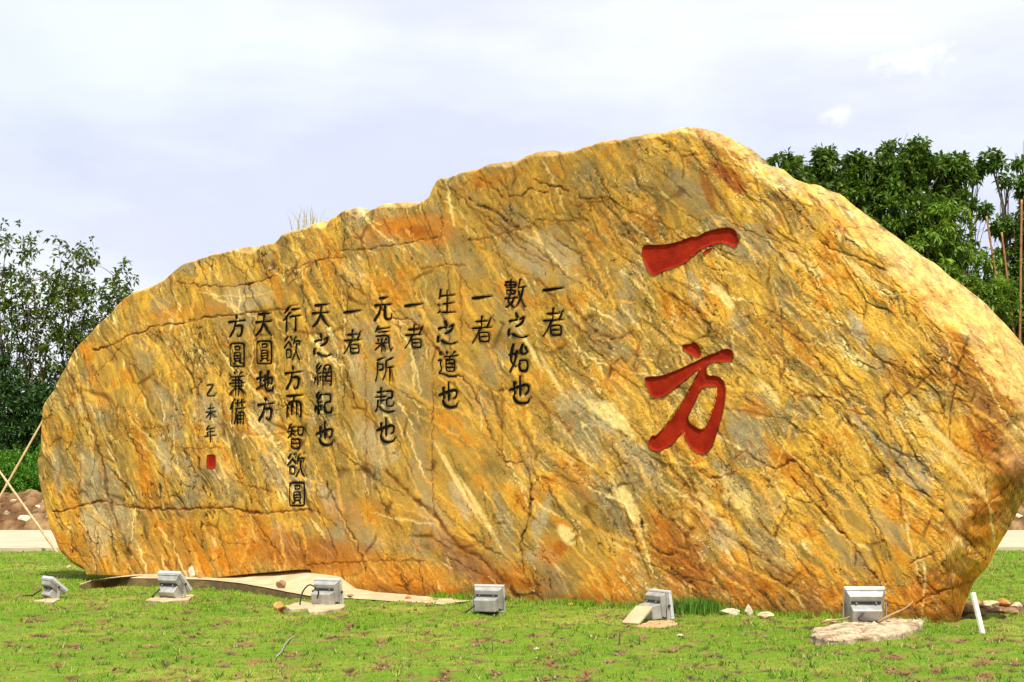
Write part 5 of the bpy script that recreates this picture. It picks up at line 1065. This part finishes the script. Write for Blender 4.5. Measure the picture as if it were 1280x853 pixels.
def dense_tree(base, lobes, label, seed, green, nros=420, leafL=.29, leafW=.13, stems=3, r0=.14):
    rng = np.random.default_rng(seed); base = np.array(base, float)
    root = empty('broadleaf_tree', tuple(base)); tag(root, label, 'tree', 'trees beyond the path')
    mb = MB(); top = np.array([l[0] for l in lobes])
    cen = []; dirs = []; colr = []
    for li, (lc, lr) in enumerate(lobes):
        lc = np.array(lc) - base
        st_ = (rng.normal(size=3) * .12) * [1, 1, 0]
        knee = lc * [.35, .35, .45] + rng.normal(size=3) * .15
        a_ = limb(mb, st_, knee, r0 * .8, r0 * .5, rng); b_ = limb(mb, knee, lc, r0 * .5, r0 * .2, rng)
        for _ in range(9):
            e = lc + rng.normal(size=3) * lr * .55; s0 = b_[rng.integers(3, len(b_))]; limb(mb, s0, e, r0 * .18, .008, rng, seg=4, n=4)
        n = int(nros * (lr / 1.0) ** 2)
        v_ = rng.normal(size=(n, 3)); v_ /= np.linalg.norm(v_, axis=1)[:, None]
        rad = lr * (0.40 + 0.6 * rng.random(n) ** .6) * (1 + .42 * noise(v_[:, 0] * 2.2 + li * 5, v_[:, 2] * 2.2 + v_[:, 1] * 1.3, seed + 50))
        # clumping: drop rosettes where a coarse noise is low, so that sky shows through
        P_ = lc + v_ * rad[:, None] * [1, 1, .85]
        g_ = noise(P_[:, 0] * 1.5 + P_[:, 1] * .8 + li * 3, P_[:, 2] * 1.6 + P_[:, 1] * .7, seed)
        k = g_ > -0.08; P_ = P_[k]; v_ = v_[k]
        cen.append(P_); dirs.append(v_ * .6 + [0, 0, .35]); colr.append(np.array(green) * (0.75 + 0.5 * rng.random((len(P_), 1))) * (1 + .35 * g_[k][:, None]))
    V, F, Cc = leaf_mesh('crown', np.vstack(cen), np.vstack(dirs), 8, leafL, leafW, np.vstack(colr), rng, droop=.9)
    mb.build('trunk', M_bark, root, smooth=True)
    link('crown', npmesh('crown', V, F, M_leaf, False, Cc), root); return root
def lob(px, py, r, Y): return (at(float(px), float(py), float(Y)), r * Y / FPX)
def foot(px, Y): p = at(float(px), 600., float(Y)); return (p[0], p[1], 0.0)
G1, G2, G3 = (0.075, 0.135, 0.012), (0.13, 0.22, 0.018), (0.085, 0.16, 0.018)
dense_tree(foot(1000, 60), [lob(975, 222, 30, 59), lob(1012, 232, 36, 60.5), lob(1000, 290, 60, 60), lob(955, 246, 32, 60), lob(1045, 262, 38, 59), lob(960, 340, 60, 60), lob(1048, 222, 22, 59.5), lob(1030, 198, 14, 60), lob(985, 196, 16, 60), lob(1065, 290, 50, 60), lob(1010, 262, 44, 59)], 'dark tree farthest left behind the right shoulder of the boulder', 1, G1)
dense_tree(foot(1115, 59), [lob(1120, 214, 38, 58.5), lob(1085, 228, 30, 58), lob(1160, 220, 34, 59), lob(1120, 272, 55, 58), lob(1080, 300, 50, 58), lob(1150, 320, 60, 58.5), lob(1100, 370, 60, 58), lob(1195, 215, 26, 59), lob(1140, 190, 22, 58.5), lob(1072, 205, 16, 58), lob(1185, 250, 26, 59), lob(1060, 250, 34, 58)], 'tallest dark tree with a rounded top behind the right of the boulder', 2, G1)
dense_tree(foot(1195, 57), [lob(1180, 280, 30, 56.5), lob(1160, 315, 36, 56.5), lob(1210, 335, 42, 57), lob(1180, 370, 50, 57), lob(1240, 375, 34, 56), lob(1150, 400, 50, 57), lob(1215, 400, 40, 56)], 'lighter green tree in front of the dark ones at the right', 3, G2, 260, .30, .10)
dense_tree(foot(1262, 60), [lob(1238, 200, 16, 60), lob(1270, 198, 15, 60), lob(1218, 216, 13, 60.5), lob(1262, 226, 13, 60), lob(1292, 235, 24, 60), lob(1255, 282, 17, 60), lob(1225, 262, 13, 60), lob(1290, 300, 28, 60), lob(1262, 330, 26, 60), lob(1275, 372, 40, 60), lob(1320, 280, 50, 60)], 'thin open tree with bare upright stems at the right edge', 4, G3, 300)
dense_tree(foot(1330, 62), [lob(1300, 410, 60, 61), lob(1350, 330, 70, 62), lob(1390, 260, 60, 62), lob(1262, 440, 50, 61), lob(1290, 500, 60, 61)], 'dark tree low beyond the right edge of the boulder', 5, G1, 160)
for k, (x0, y0, x1, y1, yb) in enumerate([(1264, 400, 1233, 270, 55.8), (1266, 400, 1252, 290, 56.1)]):
    p2 = at(float(x0) + 14, 590., yb); p2[2] = 0; pe = at(float(x1), float(y1), yb + .3)
    stick('bamboo_pole', p2, pe, .050, .035, M_orange_bamboo, ['reddish bamboo pole leaning left among the right trees', 'thin reddish bamboo pole just right of the leaning one, in the leaves'][k], 'bamboo pole', knots=14, bend=.15)
p = at(1270., 590., 55.4); stick('bamboo_pole', (p[0], 55.4, 0), at(1277., 250., 55.5), .050, .040, M_orange_bamboo, 'upright reddish bamboo pole at the right edge of the view', 'bamboo pole', knots=16)

def broom_tree(base, tips, label, seed, green, r0=.075, leafL=.24, leafW=.10, twigs=9, ros=4, stem_w=.25, bare=.45):
    rng = np.random.default_rng(seed); base = np.array(base, float)
    root = empty('young_tree', tuple(base)); tag(root, label, 'tree', 'young trees left of the boulder'); mb = MB(); cen = []; dirs = []
    for tp in tips:
        tp = np.array(tp) - base; s0 = rng.normal(size=3) * [.25, .25, 0]
        pts = limb(mb, s0, tp, r0 * rng.uniform(.55, 1), .012, rng, wob=.10, n=6, seg=12)
        for k in range(twigs):
            i_ = rng.integers(int(12 * bare), 13); s1 = pts[i_]; hgt_ = 1.15 - .5 * i_ / 12
            e = s1 + rng.normal(size=3) * [.62, .62, .3] * hgt_ + [0, 0, .5 * hgt_]
            limb(mb, s1, e, .018, .007, rng, seg=3, n=4)
            for _ in range(ros): cen.append(e + rng.normal(size=3) * .2); dirs.append(e - s1)
        for _ in range(5): cen.append(tp + rng.normal(size=3) * .2); dirs.append(np.array([0, 0, .5]))
    cen = np.array(cen); dirs = np.array(dirs); dirs /= np.linalg.norm(dirs, axis=1)[:, None]
    V, F, Cc = leaf_mesh('crown', cen, dirs, 7, leafL, leafW, np.array(green) * (0.7 + .6 * rng.random((len(cen), 1))), rng, droop=.7, spread=.95)
    mb.build('trunk', M_bark, root, smooth=True)
    link('crown', npmesh('crown', V, F, M_leaf, False, Cc), root); return root
def tips(lst, Y): return [at(float(x), float(y), Y + ((k * 7) % 5 - 2) * .35) for k, (x, y) in enumerate(lst)]
G4 = (0.080, 0.118, 0.010)
broom_tree(foot(85, 60), tips([(92, 318), (75, 345), (105, 335), (60, 352), (112, 362), (90, 370), (48, 372), (70, 400)], 60), 'tall bushy young tree with many thin stems left of the boulder', 11, G4, twigs=15)
broom_tree(foot(125, 62), tips([(142, 345), (128, 372), (150, 362), (162, 372), (172, 375), (118, 395), (140, 400), (130, 430)], 62), 'young tree nearest the left shoulder of the boulder', 12, G4, twigs=12)
broom_tree(foot(25, 58.5), tips([(30, 318), (8, 300), (15, 350), (35, 372), (-10, 330), (45, 400), (20, 405), (0, 420), (60, 430), (-20, 300)], 58.5), 'young tree at the left edge with sprays of leaves', 13, G4, twigs=13)
broom_tree(foot(-60, 58), tips([(-15, 290), (-40, 320), (-60, 280), (-70, 340), (-5, 380), (-90, 330)], 58), 'young tree half outside the left edge', 14, G4, twigs=9)

def shrub(base, lobes, label, seed, green, nros=500, leafL=.12, leafW=.04, group='shrubs left of the boulder', name='shrub'):
    rng = np.random.default_rng(seed); base = np.array(base, float); root = empty(name, tuple(base)); tag(root, label, 'shrub', group)
    mb = MB(); cen = []; dirs = []; colr = []
    for lc, lr in lobes:
        lc = np.array(lc) - base; b_ = limb(mb, rng.normal(size=3) * [.3, .3, 0], lc, .03, .01, rng)
        for _ in range(6): limb(mb, b_[4], lc + rng.normal(size=3) * lr * .5, .012, .004, rng, seg=3, n=4)
        n = int(nros * lr ** 2); v_ = rng.normal(size=(n, 3)); v_ /= np.linalg.norm(v_, axis=1)[:, None]
        P_ = lc + v_ * (lr * (.5 + .55 * rng.random(n) ** .5))[:, None]; P_ = P_[P_[:, 2] > .02]; v_ = v_[:len(P_)]
        g_ = noise(P_[:, 0] * 2.2 + P_[:, 1], P_[:, 2] * 2.2, seed); k = g_ > -.35
        cen.append(P_[k]); dirs.append(np.tile([0, 0, .7], (k.sum(), 1))); colr.append(np.array(green) * (.7 + .6 * rng.random((k.sum(), 1))))
    V, F, Cc = leaf_mesh('foliage', np.vstack(cen), np.vstack(dirs), 6, leafL, leafW, np.vstack(colr), rng, droop=.3)
    mb.build('stem', M_bark, root, smooth=True); link('foliage', npmesh('foliage', V, F, M_leaf, False, Cc), root); return root
shrub(foot(20, 57), [lob(10, 525, 40, 57), lob(50, 515, 34, 57), lob(-20, 500, 50, 57), lob(25, 555, 40, 56.8), lob(5, 470, 26, 57.3), lob(-15, 450, 22, 57.5)], 'dark shrub mass behind the crossed bamboo poles at the left edge', 21, (0.035, 0.085, 0.015), 330, .20, .07)
shrub(foot(75, 57.5), [lob(80, 510, 34, 57.5), lob(100, 490, 30, 57.5), lob(70, 545, 40, 57.5), lob(110, 530, 40, 57.5)], 'dark shrub close behind the left end of the boulder', 22, (0.035, 0.080, 0.015), 330, .20, .07)
shrub(foot(130, 58), [lob(140, 480, 34, 58), lob(165, 480, 40, 58), lob(140, 530, 50, 58), lob(200, 520, 50, 58)], 'shrub hidden for the most part behind the left of the boulder', 23, (0.04, 0.09, 0.018), 160, .16, .05)
# bright weeds along the dug soil
for k, (x, r, gcol) in enumerate([(8, 26, (0.10, 0.26, 0.02)), (38, 26, (0.11, 0.28, 0.02)), (62, 22, (0.08, 0.24, 0.02)), (-25, 28, (0.09, 0.24, 0.02))]):
    lb = ['bright green weed bush low at the left edge', 'bright green weed bush right of the pole crossing', 'bright green weed bush touching the left end of the boulder', 'bright green weed bush outside the left edge'][k]
    shrub(foot(x, 55.6), [lob(x - 10, 592, r, 55.6), lob(x + 8, 585, r, 55.8), lob(x, 600, r, 55.4)], lb, 40 + k, gcol, 520, .16, .03, 'bright weeds behind the dug soil', 'weed_bush')
# a belt of low shrubs farther along, behind the boulder and at the right
for k, (x, Y) in enumerate([(330, 56), (520, 56), (700, 56), (860, 55), (1010, 54), (1180, 54), (1290, 53), (1400, 53)]):
    lb = ['low shrub behind the boulder, under its left half', 'low shrub behind the boulder, under the black text', 'low shrub behind the middle of the boulder', 'low shrub behind the red characters', 'low shrub under the dark trees', 'low shrub between the right trees and the soil', 'low shrub at the right edge beyond the dug soil', 'low shrub outside the right edge'][k]
    shrub(foot(x, Y), [lob(x - 30, 570, 44, Y), lob(x + 20, 560, 50, Y), lob(x + 50, 585, 40, Y), lob(x, 540, 34, Y)], lb, 50 + k, (0.05, 0.12, 0.02), 110, .22, .07, 'shrubs behind the boulder')
# the far wood on the horizon, one mass
rngw = np.random.default_rng(77); nw = 5200
fx = (rngw.random(nw) * 2 - 1) * 170; fy = 120 + rngw.random(nw) * 30; hz_ = 5.2 + 2.2 * fbm(fx / 14, fx * 0, 3, 78); fz = rngw.random(nw) ** .8 * hz_
V, F, Cc = leaf_mesh('far_wood', np.stack([fx, fy, fz], -1), np.tile([0, 0, .6], (nw, 1)), 7, 1.5, .9, np.array([0.045, 0.085, 0.025]) * (.6 + .7 * rngw.random((nw, 1))), rngw, droop=.2, jitter=.5)
tag(link('far_wood', npmesh('far_wood', V, F, M_leaf, False, Cc)), 'low far belt of trees along the horizon', 'wood', kind='stuff')
